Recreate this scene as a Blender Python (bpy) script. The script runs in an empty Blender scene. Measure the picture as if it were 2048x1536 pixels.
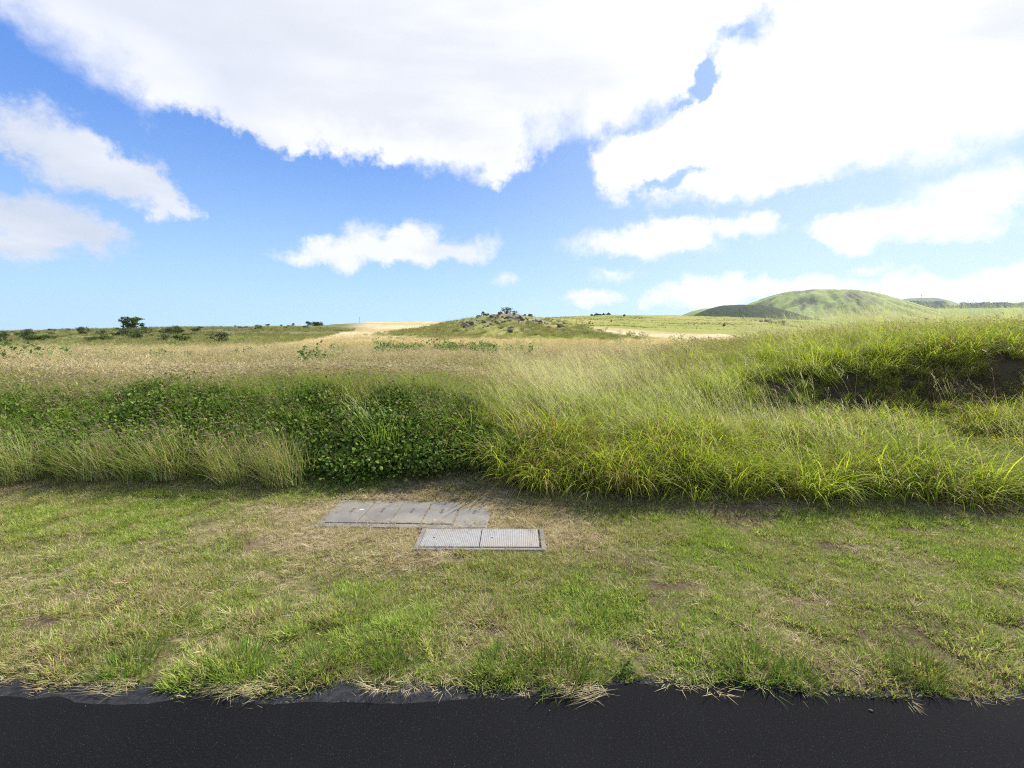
import bpy, math, random
import numpy as np

SC = bpy.context.scene
COL = SC.collection
rng = np.random.default_rng(7)
random.seed(7)
R = math.radians
H_EYE = 1.7
SUN_AZ, SUN_EL = 52.0, 47.0

# ------------------------------------------------------------------ noise
_tab = np.random.default_rng(3).random((256, 256))
def vnoise(x, y):
    xi = np.floor(x).astype(int); yi = np.floor(y).astype(int)
    fx = x - xi; fy = y - yi
    fx = fx*fx*(3-2*fx); fy = fy*fy*(3-2*fy)
    a = _tab[xi & 255, yi & 255]; b = _tab[(xi+1) & 255, yi & 255]
    c = _tab[xi & 255, (yi+1) & 255]; d = _tab[(xi+1) & 255, (yi+1) & 255]
    return (a*(1-fx)+b*fx)*(1-fy) + (c*(1-fx)+d*fx)*fy
def fbm(x, y, s=1.0, o=4, off=0.0):
    x = np.asarray(x, float)*s + off + 100.3; y = np.asarray(y, float)*s + off*1.7 + 50.7
    t = 0; a = 0.5; n = 0
    for k in range(o):
        t = t + a*vnoise(x, y); n += a; a *= .5
        x = x*2.03+17.1; y = y*2.03+9.2
    return t/n
def sstep(a, b, x):
    t = np.clip((np.asarray(x, float)-a)/(b-a), 0, 1); return t*t*(3-2*t)

# ------------------------------------------------------------------ terrain
GY = [0, 4.3, 4.8, 5.2, 5.6, 6.1, 6.7, 7.3, 9, 12, 16, 26]
GXC = {
 -16: [0,0,0,.08,.25,.50,.74,.82,.74,.62,.50,.36],
 -8:  [0,0,0,.10,.28,.54,.76,.82,.74,.62,.50,.36],
 -4:  [0,0,0,.12,.34,.60,.80,.82,.74,.62,.50,.36],
 -2.2:[0,0,0,.16,.38,.60,.78,.83,.76,.62,.50,.36],
 -0.9:[0,0,.02,.22,.48,.68,.82,.85,.76,.62,.50,.36],
 0.3: [0,.0,.10,.26,.36,.50,.62,.68,.68,.66,.56,.36],
 1.6: [0,.0,.20,.32,.32,.38,.44,.50,.56,.60,.55,.36],
 3:   [0,.02,.24,.34,.34,.38,.52,.84,.84,.80,.64,.40],
 4.5: [0,.02,.22,.30,.24,.32,.54,1.10,1.12,1.04,.86,.58],
 6:   [0,.03,.10,.12,.05,.46,.62,1.46,1.46,1.34,1.2,1.0],
 8:   [0,.03,.10,.08,.05,.50,.82,1.60,1.66,1.60,1.5,1.4],
 16:  [0,.03,.10,.10,.25,.60,1.10,1.50,1.75,1.8,1.8,1.8]}
_gx = np.array(sorted(GXC)); _gy = np.array(GY, float)
_tabz = np.array([GXC[k] for k in sorted(GXC)])
DX = .1
NX = np.arange(-20, 20.001, DX); NY = np.arange(-1, 26.001, DX)
_t1 = np.array([np.interp(NY, _gy, r) for r in _tabz])
NZ = np.array([np.interp(NX, _gx, _t1[:, j]) for j in range(len(NY))]).T
_k = np.exp(-.5*(np.arange(-6, 7)/2.2)**2); _k /= _k.sum()
NZ = np.apply_along_axis(lambda m: np.convolve(np.pad(m, 6, 'edge'), _k, 'valid'), 1, NZ)
_k = np.exp(-.5*(np.arange(-12, 13)/5)**2); _k /= _k.sum()
NZ = np.apply_along_axis(lambda m: np.convolve(np.pad(m, 12, 'edge'), _k, 'valid'), 0, NZ)
def bil(T, X0, Y0, dx, x, y):
    fx = np.clip((x-X0)/dx, 0, T.shape[0]-1.001); fy = np.clip((y-Y0)/dx, 0, T.shape[1]-1.001)
    i = fx.astype(int); j = fy.astype(int); fx = fx-i; fy = fy-j
    return (T[i, j]*(1-fx)+T[i+1, j]*fx)*(1-fy)+(T[i, j+1]*(1-fx)+T[i+1, j+1]*fx)*fy
FD = np.array([15, 22, 35, 55, 80, 110, 150, 220, 320, 450, 1000, 3000, 9000], float)
FT = {   # slope towards the eye, in thousandths, along a fan of bearings
 -1.08:[55,43,34,25,11,-1,-1,1,3,3,3,2.4,2.2],
 -.865:[55,43,34,25,7,-8,-8,-2,3,3,3,2.4,2.2],
 -.65: [55,43,34,24,5,-11,-11,-5,3,3,3,2.4,2.2],
 -.44: [55,43,34,24,7,-7,-15,-15,-4,3,3,2.4,2.2],
 -.285:[54,43,33,23,10,-1,-11,-22,-24,-14,3,2.4,2.2],
 -.13: [54,43,33,24,16,3,-10,-22,-24,-14,3,2.4,2.2],
 -.025:[54,43,33,24,16,5,-9,-20,-26,-22,-5,2.4,2.2],
 .08:  [54,43,33,24,16,6,-9,-20,-31,-34,-15,2.4,2.2],
 .236: [54,43,33,24,16,9,0,-13,-31,-38,-26,-10,-8],
 .39:  [48,38,31,25,18,12,5,-7,-25,-36,-30,-26,-22],
 .55:  [40,32,27,21,16,11,3,-9,-25,-29,-29,-30,-40],
 .70:  [22,17,14,10,8,4,0,-5,-13,-18,-28,-49,-54],
 .86:  [8,7,6,4,2,0,-4,-10,-16,-21,-34,-53,-55],
 1.06: [-2,-2,-1,-2,-3,-6,-9,-13,-18,-22,-36,-54,-55],
 1.5:  [-4,-4,-3,-4,-5,-8,-11,-15,-20,-24,-38,-54,-55]}
_ft = np.array(sorted(FT)); _fl = np.log(FD)
_FK = np.array([FT[k] for k in sorted(FT)])/1000.
LG = np.arange(math.log(15), math.log(9000)+.001, .02); TG = np.arange(-1.1, 1.501, .02)
_f1 = np.array([np.interp(LG, _fl, r) for r in _FK])
FZ = np.array([np.interp(TG, _ft, _f1[:, j]) for j in range(len(LG))]).T
_k = np.exp(-.5*(np.arange(-8, 9)/3.2)**2); _k /= _k.sum()
for ax in (0, 1):
    FZ = np.apply_along_axis(lambda m: np.convolve(np.pad(m, 8, 'edge'), _k, 'valid'), ax, FZ)
KX, KY = -1.5, 100.0
def knoll(x, y):
    dx = x-KX; dy = y-KY
    r = np.sqrt((dx/np.where(dx < 0, 15.5, 17.5))**2 + (dy/26.0)**2)
    n = fbm(x, y, .16, 4, 5)-.5
    r = r*(1+.28*n)
    return 5.0*np.exp(-np.power(np.maximum(r, 1e-6), 1.75)), r
def height(x, y, micro=True):
    x = np.asarray(x, float); y = np.asarray(y, float)
    near = bil(NZ, -20, -1, DX, x, y)
    rad = np.hypot(x, y)
    t = np.clip(x/np.maximum(y, .02), -1.1, 1.5)
    dep = np.maximum(y, rad*.55)
    k = bil(FZ, -1.1, LG[0], .02, t, np.log(np.maximum(dep, 15.0))) if False else None
    lf = np.clip((np.log(np.clip(dep, 15, 9000))-LG[0])/.02, 0, len(LG)-1.001)
    tf = np.clip((t+1.1)/.02, 0, len(TG)-1.001)
    i = tf.astype(int); j = lf.astype(int); a = tf-i; b = lf-j
    k = (FZ[i, j]*(1-a)+FZ[i+1, j]*a)*(1-b)+(FZ[i, j+1]*(1-a)+FZ[i+1, j+1]*a)*b
    far = H_EYE - dep*k - .3
    w = sstep(12, 24, rad)
    z = near*(1-w)+far*w
    z = z+knoll(x, y)[0]
    back = sstep(-2, 3.5, y)          # flat behind the road
    z = z*np.where(rad < 60, back, 1)
    if micro:
        bank = sstep(4.7, 6.0, y)
        z = z + bank*(fbm(x, y, .8, 4)-.5)*.22*np.clip(1+rad*.01, 1, 3)
        z = z + sstep(30, 80, rad)*(fbm(x, y, .06, 4, 3)-.5)*1.0*np.clip(rad/150, .3, 2)
        lawn = sstep(2.12, 2.5, y)*(1-bank)
        z = z + lawn*((fbm(x, y, 2.2, 3, 2)-.5)*.045+(1-sstep(2.4, 3.4, y))*(fbm(x, y, 4.2, 3, 90)-.5)*.05)
    # a ditch-like fall of the soil under the road sheet
    e = road_edge(x)+.06
    z = z - (1-sstep(e-.07, e+.02, y))*(.045+0*x)*(rad < 40)
    return z
def ridge_start(t): return np.interp(t, [-1.1, -.65, -.5, -.4, -.3], [34, 40, 54, 78, 130])
def road_edge(x):
    x = np.asarray(x, float)
    return 2.092 - .012*x + .075*(fbm(x, x*0, 2.3, 3, 9)-.5)*2 + .04*(fbm(x, x*0, .8, 2, 4)-.5)*2
def asphalt_edge(x):
    x = np.asarray(x, float)
    return road_edge(x) + .006 - .085*sstep(.40, .62, fbm(x, x*0, .9, 2, 19)) + .014*(fbm(x, x*0, 5, 3, 29)-.5)*2
def veg_front(x):
    x = np.asarray(x, float)
    b = np.interp(x, [-16, -6, -4, -2.6, -1.9, -1.2, -.3, .3, 1.2, 2.5, 4, 6, 16],
                  [5.15, 5.1, 5.05, 5.0, 5.2, 5.25, 5.1, 4.72, 4.62, 4.5, 4.42, 4.4, 4.4])
    return b + (fbm(x, x*0, 1.5, 2, 30)-.5)*.2

# ------------------------------------------------------------------ mesh helpers
def mesh_np(name, V, F, mats=(), smooth=False, attrs=None, midx=None):
    V = np.asarray(V, np.float32); me = bpy.data.meshes.new(name)
    F = np.asarray(F, np.int32); k = F.shape[1]
    me.vertices.add(len(V)); me.vertices.foreach_set('co', V.ravel())
    me.loops.add(F.size); me.loops.foreach_set('vertex_index', F.ravel())
    me.polygons.add(len(F)); me.polygons.foreach_set('loop_start', np.arange(0, F.size, k, dtype=np.int32))
    if midx is not None: me.polygons.foreach_set('material_index', np.asarray(midx, np.int32))
    me.polygons.foreach_set('use_smooth', np.full(len(F), smooth))
    for m in mats: me.materials.append(m)
    for n, (typ, data) in (attrs or {}).items():
        a = me.attributes.new(n, typ, 'POINT')
        a.data.foreach_set('value' if typ == 'FLOAT' else ('color' if 'COLOR' in typ else 'vector'), np.asarray(data, np.float32).ravel())
    me.update(calc_edges=True); me.validate()
    return me
def obj(name, me, parent=None, loc=None):
    o = bpy.data.objects.new(name, me); COL.objects.link(o)
    if parent: o.parent = parent
    if loc is not None: o.location = loc
    return o
def tag(o, label=None, cat=None, group=None, kind=None):
    if label: o['label'] = label
    if cat: o['category'] = cat
    if group: o['group'] = group
    if kind: o['kind'] = kind
    return o
class MB:
    """collects quads/tris (stored as quads with a repeated corner avoided) for python-built parts"""
    def __init__(s): s.v = []; s.f = []; s.m = []
    def add(s, vs, fs, m=0):
        b = len(s.v); s.v += [tuple(v) for v in vs]; s.f += [tuple(i+b for i in f) for f in fs]; s.m += [m]*len(fs)
    def box(s, x0, x1, y0, y1, z0, z1, bev=0.0, m=0):
        if bev <= 0:
            vs = [(x, y, z) for z in (z0, z1) for x, y in ((x0, y0), (x1, y0), (x1, y1), (x0, y1))]
            s.add(vs, [(3,2,1,0), (4,5,6,7), (0,1,5,4), (1,2,6,5), (2,3,7,6), (3,0,4,7)], m); return
        b = bev
        lo = [(x0, y0), (x1, y0), (x1, y1), (x0, y1)]
        hi = [(x0+b, y0+b), (x1-b, y0+b), (x1-b, y1-b), (x0+b, y1-b)]
        vs = [(x, y, z0) for x, y in lo]+[(x, y, z1-b) for x, y in lo]+[(x, y, z1) for x, y in hi]
        fs = [(3,2,1,0), (8,9,10,11)]
        for i in range(4):
            j = (i+1) % 4; fs += [(i, j, 4+j, 4+i), (4+i, 4+j, 8+j, 8+i)]
        s.add(vs, fs, m)
    def tube(s, pts, rad, n=7, m=0):
        pts = [np.array(p, float) for p in pts]; rings = []
        for i, p in enumerate(pts):
            d = pts[min(i+1, len(pts)-1)]-pts[max(i-1, 0)]; d /= np.linalg.norm(d)+1e-9
            a = np.cross(d, [0, 0, 1.]); 
            if np.linalg.norm(a) < .1: a = np.cross(d, [1., 0, 0])
            a /= np.linalg.norm(a); b = np.cross(d, a)
            r = rad[i] if hasattr(rad, '__len__') else rad
            rings.append([p+r*(a*math.cos(q)+b*math.sin(q)) for q in [2*math.pi*k/n for k in range(n)]])
        vs = [v for r_ in rings for v in r_]; fs = []
        for i in range(len(pts)-1):
            for k in range(n): fs.append((i*n+k, i*n+(k+1) % n, (i+1)*n+(k+1) % n, (i+1)*n+k))
        fs.append(tuple(range(n-1, -1, -1))); fs.append(tuple((len(pts)-1)*n+k for k in range(n)))
        s.add(vs, fs, m)
    def build(s, name, mats, parent=None, smooth=False, loc=None):
        me = bpy.data.meshes.new(name); me.from_pydata(s.v, [], s.f)
        for m in (mats if isinstance(mats, (list, tuple)) else [mats]): me.materials.append(m)
        me.polygons.foreach_set('material_index', s.m)
        me.polygons.foreach_set('use_smooth', [smooth]*len(s.f)); me.update()
        return obj(name, me, parent, loc)

# ------------------------------------------------------------------ materials
class NT:
    def __init__(s, name, world=False):
        if world: s.id = bpy.data.worlds.new(name)
        else: s.id = bpy.data.materials.new(name)
        s.id.use_nodes = True; s.t = s.id.node_tree; s.t.nodes.clear(); s.n = s.t.nodes; s.l = s.t.links
    def node(s, typ, ins=None, **kw):
        n = s.n.new(typ)
        for k, v in kw.items(): setattr(n, k, v)
        for k, v in (ins or {}).items():
            if isinstance(v, bpy.types.NodeSocket): s.l.new(v, n.inputs[k])
            else: n.inputs[k].default_value = v
        return n
    def math(s, op, a, b=None, c=None, clamp=False):
        n = s.n.new('ShaderNodeMath'); n.operation = op; n.use_clamp = clamp
        for i, v in enumerate((a, b, c)):
            if v is None: continue
            if isinstance(v, bpy.types.NodeSocket): s.l.new(v, n.inputs[i])
            else: n.inputs[i].default_value = v
        return n.outputs[0]
    def mix(s, f, a, b, blend='MIX'):
        n = s.n.new('ShaderNodeMix'); n.data_type = 'RGBA'; n.blend_type = blend
        for k, v in ((0, f), (6, a), (7, b)):
            if isinstance(v, bpy.types.NodeSocket): s.l.new(v, n.inputs[k])
            else: n.inputs[k].default_value = v if k == 0 else (*v, 1) if len(v) == 3 else v
        return n.outputs[2]
    def ss(s, a, b, x):
        n = s.node('ShaderNodeMapRange', {'Value': x, 'From Min': a, 'From Max': b}, interpolation_type='SMOOTHSTEP'); return n.outputs[0]
    def noise(s, vec, scale, detail=4, rough=.55, dim='3D'):
        return s.node('ShaderNodeTexNoise', {'Vector': vec, 'Scale': scale, 'Detail': detail, 'Roughness': rough}, noise_dimensions=dim).outputs['Fac']
    def ramp(s, fac, stops):
        if len(stops) == 1: stops = stops+[(1.0, stops[0][1])]
        n = s.n.new('ShaderNodeValToRGB'); e = n.color_ramp.elements
        while len(e) < len(stops): e.new(.5)
        for i, (p, c) in enumerate(stops): e[i].position = p; e[i].color = (*c, 1)
        s.l.new(fac, n.inputs[0]); return n.outputs[0]
    def out(s, sh, disp=None): s.l.new(sh, s.node('ShaderNodeOutputMaterial').inputs[0])

def grass_mat(name, green, dry, trans=.4, spec=0, rough=.5, vary=.5, tip=None):
    """green / dry: lists of colours along the per-blade random value; the instance's tint says how many blades are dry"""
    m = NT(name)
    rnd = m.node('ShaderNodeAttribute', attribute_name='rnd').outputs['Fac']
    tt = m.node('ShaderNodeAttribute', attribute_name='along').outputs['Fac']
    tint = m.node('ShaderNodeAttribute', attribute_name='tint', attribute_type='INSTANCER').outputs['Fac']
    oi = m.node('ShaderNodeObjectInfo').outputs['Random']
    r2 = m.math('FRACT', m.math('ADD', m.math('MULTIPLY', rnd, 7.31), oi))
    g = m.ramp(r2, [(i/(max(len(green)-1, 1)), c) for i, c in enumerate(green)])
    d = m.ramp(r2, [(i/(max(len(dry)-1, 1)), c) for i, c in enumerate(dry)])
    f = m.ss(-.08, .08, m.math('SUBTRACT', tint, rnd))
    c = m.mix(f, g, d)
    if tip: c = m.mix(m.ss(.72, 1.0, tt), c, tip)
    val = m.math('ADD', 1-vary/2, m.math('MULTIPLY', oi, vary))
    hsv = m.node('ShaderNodeHueSaturation', {'Color': c, 'Value': val})
    c = hsv.outputs[0]
    if spec <= .05: p = m.node('ShaderNodeBsdfDiffuse', {'Color': c})
    else: p = m.node('ShaderNodeBsdfPrincipled', {'Base Color': c, 'Roughness': rough, 'Specular IOR Level': spec})
    tc = m.mix(1.0, c, m.mix(f, (1.12, 1.15, .6), (1.04, 1.0, .88)), 'MULTIPLY')
    t = m.node('ShaderNodeBsdfTranslucent', {'Color': tc})
    mx = m.node('ShaderNodeMixShader', {0: trans}); m.l.new(p.outputs[0], mx.inputs[1]); m.l.new(t.outputs[0], mx.inputs[2])
    m.out(mx.outputs[0]); return m.id
def flat_mat(name, c1, c2, scale=5, rough=.8, bump=.3, spec=.3, detail=6, coord='Object', bscale=None, dist=.01, metal=0.0):
    m = NT(name); v = m.node('ShaderNodeTexCoord').outputs[coord]
    f = m.ss(.3, .7, m.noise(v, scale, detail, .6))
    c = m.mix(f, c1, c2)
    b = m.node('ShaderNodeBump', {'Height': m.noise(v, bscale or scale*6, 6, .6), 'Strength': bump, 'Distance': dist})
    p = m.node('ShaderNodeBsdfPrincipled', {'Base Color': c, 'Roughness': rough, 'Specular IOR Level': spec, 'Normal': b.outputs[0], 'Metallic': metal})
    m.out(p.outputs[0]); return m.id

# ------------------------------------------------------------------ blades
def blades(n, L, W, spread, lean, bend, seg=4, az=None, rnd=None, base=None, fold=0.0, wprof=None, az0=None):
    """n curved ribbons. L,W,lean,bend: (lo,hi) ranges. returns V,F,rnd,along"""
    g = rng
    L = g.uniform(*L, n); W = g.uniform(*W, n); lean = g.uniform(*lean, n); bend = g.uniform(*bend, n)
    ang = g.uniform(0, 2*np.pi, n) if az is None else g.normal(az[0], az[1], n)
    rr = spread*np.sqrt(g.random(n)); pa = g.uniform(0, 2*np.pi, n)
    if az is None: ang = pa + g.normal(0, .7, n)
    P = np.stack([rr*np.cos(pa), rr*np.sin(pa), np.zeros(n)-.01], 1) if base is None else base
    s = np.linspace(0, 1, seg+1)
    th = lean[:, None]+bend[:, None]*s[None, :]**1.5
    hx = np.cos(ang)[:, None]*np.sin(th); hy = np.sin(ang)[:, None]*np.sin(th); hz = np.cos(th)
    st = (L/seg)[:, None]
    X = P[:, 0:1]+np.concatenate([np.zeros((n, 1)), np.cumsum(hx[:, :-1]*st, 1)], 1)
    Y = P[:, 1:2]+np.concatenate([np.zeros((n, 1)), np.cumsum(hy[:, :-1]*st, 1)], 1)
    Z = P[:, 2:3]+np.concatenate([np.zeros((n, 1)), np.cumsum(hz[:, :-1]*st, 1)], 1)
    tw = g.normal(0, .5, n)
    sx = -np.sin(ang+tw)[:, None]; sy = np.cos(ang+tw)[:, None]
    wp = (1-s**2.2)*.94+.06 if wprof is None else wprof(s)
    w = (W[:, None]*.5)*wp[None, :]
    V = np.stack([np.stack([X-sx*w, Y-sy*w, Z], 2), np.stack([X+sx*w, Y+sy*w, Z], 2)], 2)  # n,seg+1,2,3
    V = V.reshape(-1, 3)
    b = (np.arange(n)*(seg+1)*2)[:, None]+(np.arange(seg)*2)[None, :]
    F = np.stack([b, b+1, b+3, b+2], 2).reshape(-1, 4)
    r = g.random(n) if rnd is None else rnd
    rv = np.repeat(r, (seg+1)*2); tv = np.tile(np.repeat(s, 2), n)
    tips = np.stack([X[:, -1], Y[:, -1], Z[:, -1]], 1); tdir = np.stack([hx[:, -1], hy[:, -1], hz[:, -1]], 1)
    return V, F, rv, tv, tips, tdir
def join(parts):
    V = []; F = []; r = []; t = []; m = []; o = 0
    for p in parts:
        v, f, rv, tv, mi = p
        V.append(v); F.append(f+o); r.append(rv); t.append(tv); m.append(np.full(len(f), mi)); o += len(v)
    return np.concatenate(V), np.concatenate(F), np.concatenate(r), np.concatenate(t), np.concatenate(m)
def proto(name, parts, mats):
    V, F, r, t, m = join(parts)
    me = mesh_np(name, V, F, mats, False, {'rnd': ('FLOAT', r), 'along': ('FLOAT', t)}, m)
    return bpy.data.objects.new(name, me)      # never linked: only a source of geometry for the scattered stuff
def heads(tips, tdir, length, width, mi, droop=.6):
    """bottle-brush seed heads: two crossed spindle ribbons that curve over"""
    n = len(tips); s = np.array([0, .15, .5, .85, 1.0]); wp = np.array([.3, .9, 1, .6, .1])
    L = rng.uniform(*length, n); P = [tips.copy()]; d = tdir.copy()
    for k in range(4):
        d = d + np.array([0, 0, -droop])*(s[k+1]-s[k])*2; d /= np.linalg.norm(d, axis=1)[:, None]
        P.append(P[-1]+d*(L*(s[k+1]-s[k]))[:, None])
    out = []
    for q in range(2):
        a = np.cross(tdir, [0, 0, 1.])+1e-4; a /= np.linalg.norm(a, axis=1)[:, None]
        if q: a = np.cross(tdir, a)
        W = rng.uniform(*width, n)*.5
        V = np.stack([np.stack([P[k]-a*(W*wp[k])[:, None], P[k]+a*(W*wp[k])[:, None]], 1) for k in range(5)], 1).reshape(-1, 3)
        b = (np.arange(n)*10)[:, None]+(np.arange(4)*2)[None, :]
        F = np.stack([b, b+1, b+3, b+2], 2).reshape(-1, 4)
        out.append((V, F, np.repeat(rng.random(n), 10), np.tile(np.repeat(s, 2), n), mi))
    return out
def leaf_mesh(C, Nrm, size, up):
    """rounded, slightly folded leaves: centres C, normals, sizes; 6-corner outline as 2 quads"""
    n = len(C); a = np.cross(Nrm, up); a /= np.linalg.norm(a, axis=1)[:, None]+1e-9
    b = np.cross(Nrm, a)
    shp = [(0, -.5, 0), (.42, -.28, .1), (.42, .2, .1), (0, .58, -.06), (-.42, .2, .1), (-.42, -.28, .1)]
    V = np.stack([C+(a*p[0]+b*p[1]+Nrm*p[2])*size[:, None] for p in shp], 1).reshape(-1, 3)
    k = (np.arange(n)*6)[:, None]
    F = np.concatenate([k+np.array([[0, 1, 2, 3]]), k+np.array([[0, 3, 4, 5]])], 0)
    return V, F, np.repeat(rng.random(n), 6), np.tile([0, .3, .6, 1, .6, .3], n)

def scatter(name, protos, P, rot, scl, idx, tint, label, cat='grass'):
    """one 'stuff' object: points that carry copies of the prototype clumps"""
    n = len(P); me = bpy.data.meshes.new(name); me.vertices.add(n)
    me.vertices.foreach_set('co', np.asarray(P, np.float32).ravel())
    for an, ty, d in (('rot', 'FLOAT_VECTOR', rot), ('scl', 'FLOAT', scl), ('idx', 'INT', idx), ('tint', 'FLOAT', tint)):
        a = me.attributes.new(an, ty, 'POINT')
        a.data.foreach_set('vector' if ty == 'FLOAT_VECTOR' else 'value', np.asarray(d, np.int32 if ty == 'INT' else np.float32).ravel())
    for m in protos[0].data.materials: me.materials.append(m)
    o = obj(name, me); tag(o, label, cat, None, 'stuff')
    g = bpy.data.node_groups.new(name+'_scatter', 'GeometryNodeTree')
    g.interface.new_socket('Geometry', in_out='INPUT', socket_type='NodeSocketGeometry')
    g.interface.new_socket('Geometry', in_out='OUTPUT', socket_type='NodeSocketGeometry')
    N = g.nodes; L = g.links
    gi = N.new('NodeGroupInput'); go = N.new('NodeGroupOutput')
    jn = N.new('GeometryNodeJoinGeometry')
    for p in protos:
        oi = N.new('GeometryNodeObjectInfo'); oi.inputs['Object'].default_value = p
        ti = N.new('GeometryNodeGeometryToInstance'); L.new(oi.outputs['Geometry'], ti.inputs[0]); L.new(ti.outputs[0], jn.inputs[0])
    ip = N.new('GeometryNodeInstanceOnPoints'); ip.inputs['Pick Instance'].default_value = True
    L.new(gi.outputs[0], ip.inputs['Points']); L.new(jn.outputs[0], ip.inputs['Instance'])
    def att(nm, dt):
        a = N.new('GeometryNodeInputNamedAttribute'); a.data_type = dt; a.inputs['Name'].default_value = nm
        return [s for s in a.outputs if s.enabled and s.name == 'Attribute'][0]
    L.new(att('idx', 'INT'), ip.inputs['Instance Index'])
    L.new(att('rot', 'FLOAT_VECTOR'), ip.inputs['Rotation'])
    L.new(att('scl', 'FLOAT'), ip.inputs['Scale'])
    L.new(ip.outputs[0], go.inputs[0])
    o.modifiers.new('scatter', 'NODES').node_group = g
    return o
def pts_rect(n, x0, x1, y0, y1):
    return rng.uniform(x0, x1, n), rng.uniform(y0, y1, n)
def keep(x, y, dens):
    k = rng.random(len(x)) < dens; return x[k], y[k]
def put(x, y, dz=0.0): return np.stack([x, y, height(x, y)+dz], 1)
def in_view(x, y, m=1.5): return np.abs(x) < 1.15*y+m

# ------------------------------------------------------------------ ground
def lin(r, g, b): return tuple(((c/255)/12.92 if c/255 < .04045 else ((c/255+.055)/1.055)**2.4) for c in (r, g, b))
def build_ground():
    az = np.radians(np.concatenate([np.arange(-180, -66, 3), np.arange(-66, 66, .26), np.arange(66, 180, 3)]))
    rs = [.35]
    while rs[-1] < 4300: rs.append(rs[-1]*(1.0135 if rs[-1] < 30 else 1.02 if rs[-1] < 500 else 1.06))
    rs = np.array(rs)
    A, RR = np.meshgrid(az, rs)
    x = RR*np.sin(A); y = RR*np.cos(A)
    z = height(x, y)
    V = np.stack([x, y, z], 2).reshape(-1, 3)
    V = np.concatenate([V, [[0, 0, float(height(np.array([0.]), np.array([0.]))[0])]]])
    nr, na = x.shape
    i = np.arange(nr-1)[:, None]*na; j = np.arange(na)[None, :]; j2 = (j+1) % na
    F = np.stack([i+j, i+na+j, i+na+j2, i+j2], 2).reshape(-1, 4)
    # colour of the cover (soil, straw, green), no light in it
    X = V[:, 0]; Y = V[:, 1]; rad = np.hypot(X, Y)
    soil = np.array([.085, .055, .035]); straw = np.array([.36, .27, .15]); green = np.array([.13, .17, .045])
    dgreen = np.array([.035, .05, .018]); tan = np.array([.54, .44, .26])
    c = soil[None]*(.7+.6*fbm(X, Y, 3, 4))[:, None]*np.ones((len(X), 3))
    def blend(c, col, w): w = np.clip(w, 0, 1)[:, None]; return c*(1-w)+np.asarray(col)[None]*w
    lawn = sstep(2.1, 2.2, Y)*(1-sstep(-.05, .1, Y-veg_front(X)))
    c = blend(c, [.145, .135, .06], lawn*.85*sstep(.3, .5, fbm(X, Y, 1.3, 4, 8)))
    c = blend(c, [.10, .068, .046], lawn*bare_w(X, Y)*.9)
    st = straw_w(X, Y)
    c = blend(c, [.27, .21, .125], st*.8)
    bank = sstep(0, .2, Y-veg_front(X))*(rad < 40)
    c = blend(c, [.075, .062, .032], bank*.9)
    rt = np.clip(X/np.maximum(Y, .1), -2, 2)
    fld = sstep(6.4, 8.5, Y)*(1-sstep(.1, .45, rt-.0)*(1-sstep(30, 45, rad)))
    n1 = fbm(X, Y, .05, 4, 11); n2 = fbm(X, Y*2.2, .02, 4, 21)
    tn = blend(np.tile(tan, (len(X), 1)), [.42, .34, .17], sstep(.42, .62, n1))
    w = np.clip(fld, 0, 1)[:, None]; c = c*(1-w)+tn*w
    # greener scrub ridge in the west
    ridge = sstep(-4, 6, Y-ridge_start(rt)+(n1-.5)*24)*(1-sstep(-.36, -.30, rt))
    c = blend(c, [.15, .15, .065], ridge*.95)
    c = blend(c, [.20, .20, .07], ridge*sstep(.45, .6, fbm(X, Y, .12, 4, 2))*.6)
    # knoll
    kh, kr = knoll(X, Y)
    kg = blend(np.tile([.25, .25, .09], (len(X), 1)), [.34, .30, .12], sstep(.4, .6, fbm(X, Y, .12, 4, 7)))
    kg = blend(kg, [.24, .19, .13], (1-sstep(.35, .9, kr+(fbm(X, Y, .2, 3, 4)-.5)*.6))*.9)
    kg = blend(kg, [.24, .27, .10], sstep(.5, .62, fbm(X, Y, .18, 4, 17))*.7)
    w = (1-sstep(1.25, 1.6, kr+(fbm(X, Y, .08, 3, 44)-.5)*.5))[:, None]; c = c*(1-w)+kg*w
    # pasture hill and the green plain to the east
    fence = 205 + (rt-.1)*-120
    past = sstep(0, 10, rad-fence)*sstep(.0, .07, rt)
    pg = blend(np.tile([.27, .275, .065], (len(X), 1)), [.34, .30, .09], sstep(.45, .65, fbm(X, Y*.5, .02, 4, 5)))
    w = past[:, None]; c = c*(1-w)+pg*w
    east = sstep(.42, .62, rt)*sstep(35, 80, rad)
    eg = blend(np.tile([.26, .25, .07], (len(X), 1)), [.13, .15, .05], sstep(.5, .62, fbm(X, Y*.3, .02, 4, 6)))
    w = east[:, None]; c = c*(1-w)+eg*w
    c = blend(c, [.17, .27, .05], sstep(420, 700, rad)*sstep(.3, .4, rt)*.85)
    col = np.concatenate([np.clip(c, 0, 1), np.ones((len(c), 1))], 1)
    m = NT('ground_cover')
    at = m.node('ShaderNodeAttribute', attribute_name='cover').outputs['Color']
    pos = m.node('ShaderNodeNewGeometry').outputs['Position']
    n_f = m.noise(pos, 9.0, 6, .65); n_m = m.noise(pos, .9, 5, .6); n_l = m.noise(pos, .07, 5, .6)
    f = m.math('ADD', m.math('MULTIPLY', n_f, .5), m.math('ADD', m.math('MULTIPLY', n_m, .5), m.math('MULTIPLY', n_l, .3)))
    v = m.node('ShaderNodeMapRange', {'Value': f, 'From Min': .4, 'From Max': .9, 'To Min': .55, 'To Max': 1.4}).outputs[0]
    cc = m.node('ShaderNodeHueSaturation', {'Color': at, 'Value': v}).outputs[0]
    b1 = m.node('ShaderNodeBump', {'Height': n_f, 'Strength': .8, 'Distance': .03})
    b2 = m.node('ShaderNodeBump', {'Height': n_m, 'Strength': .7, 'Distance': .25, 'Normal': b1.outputs[0]})
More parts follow.
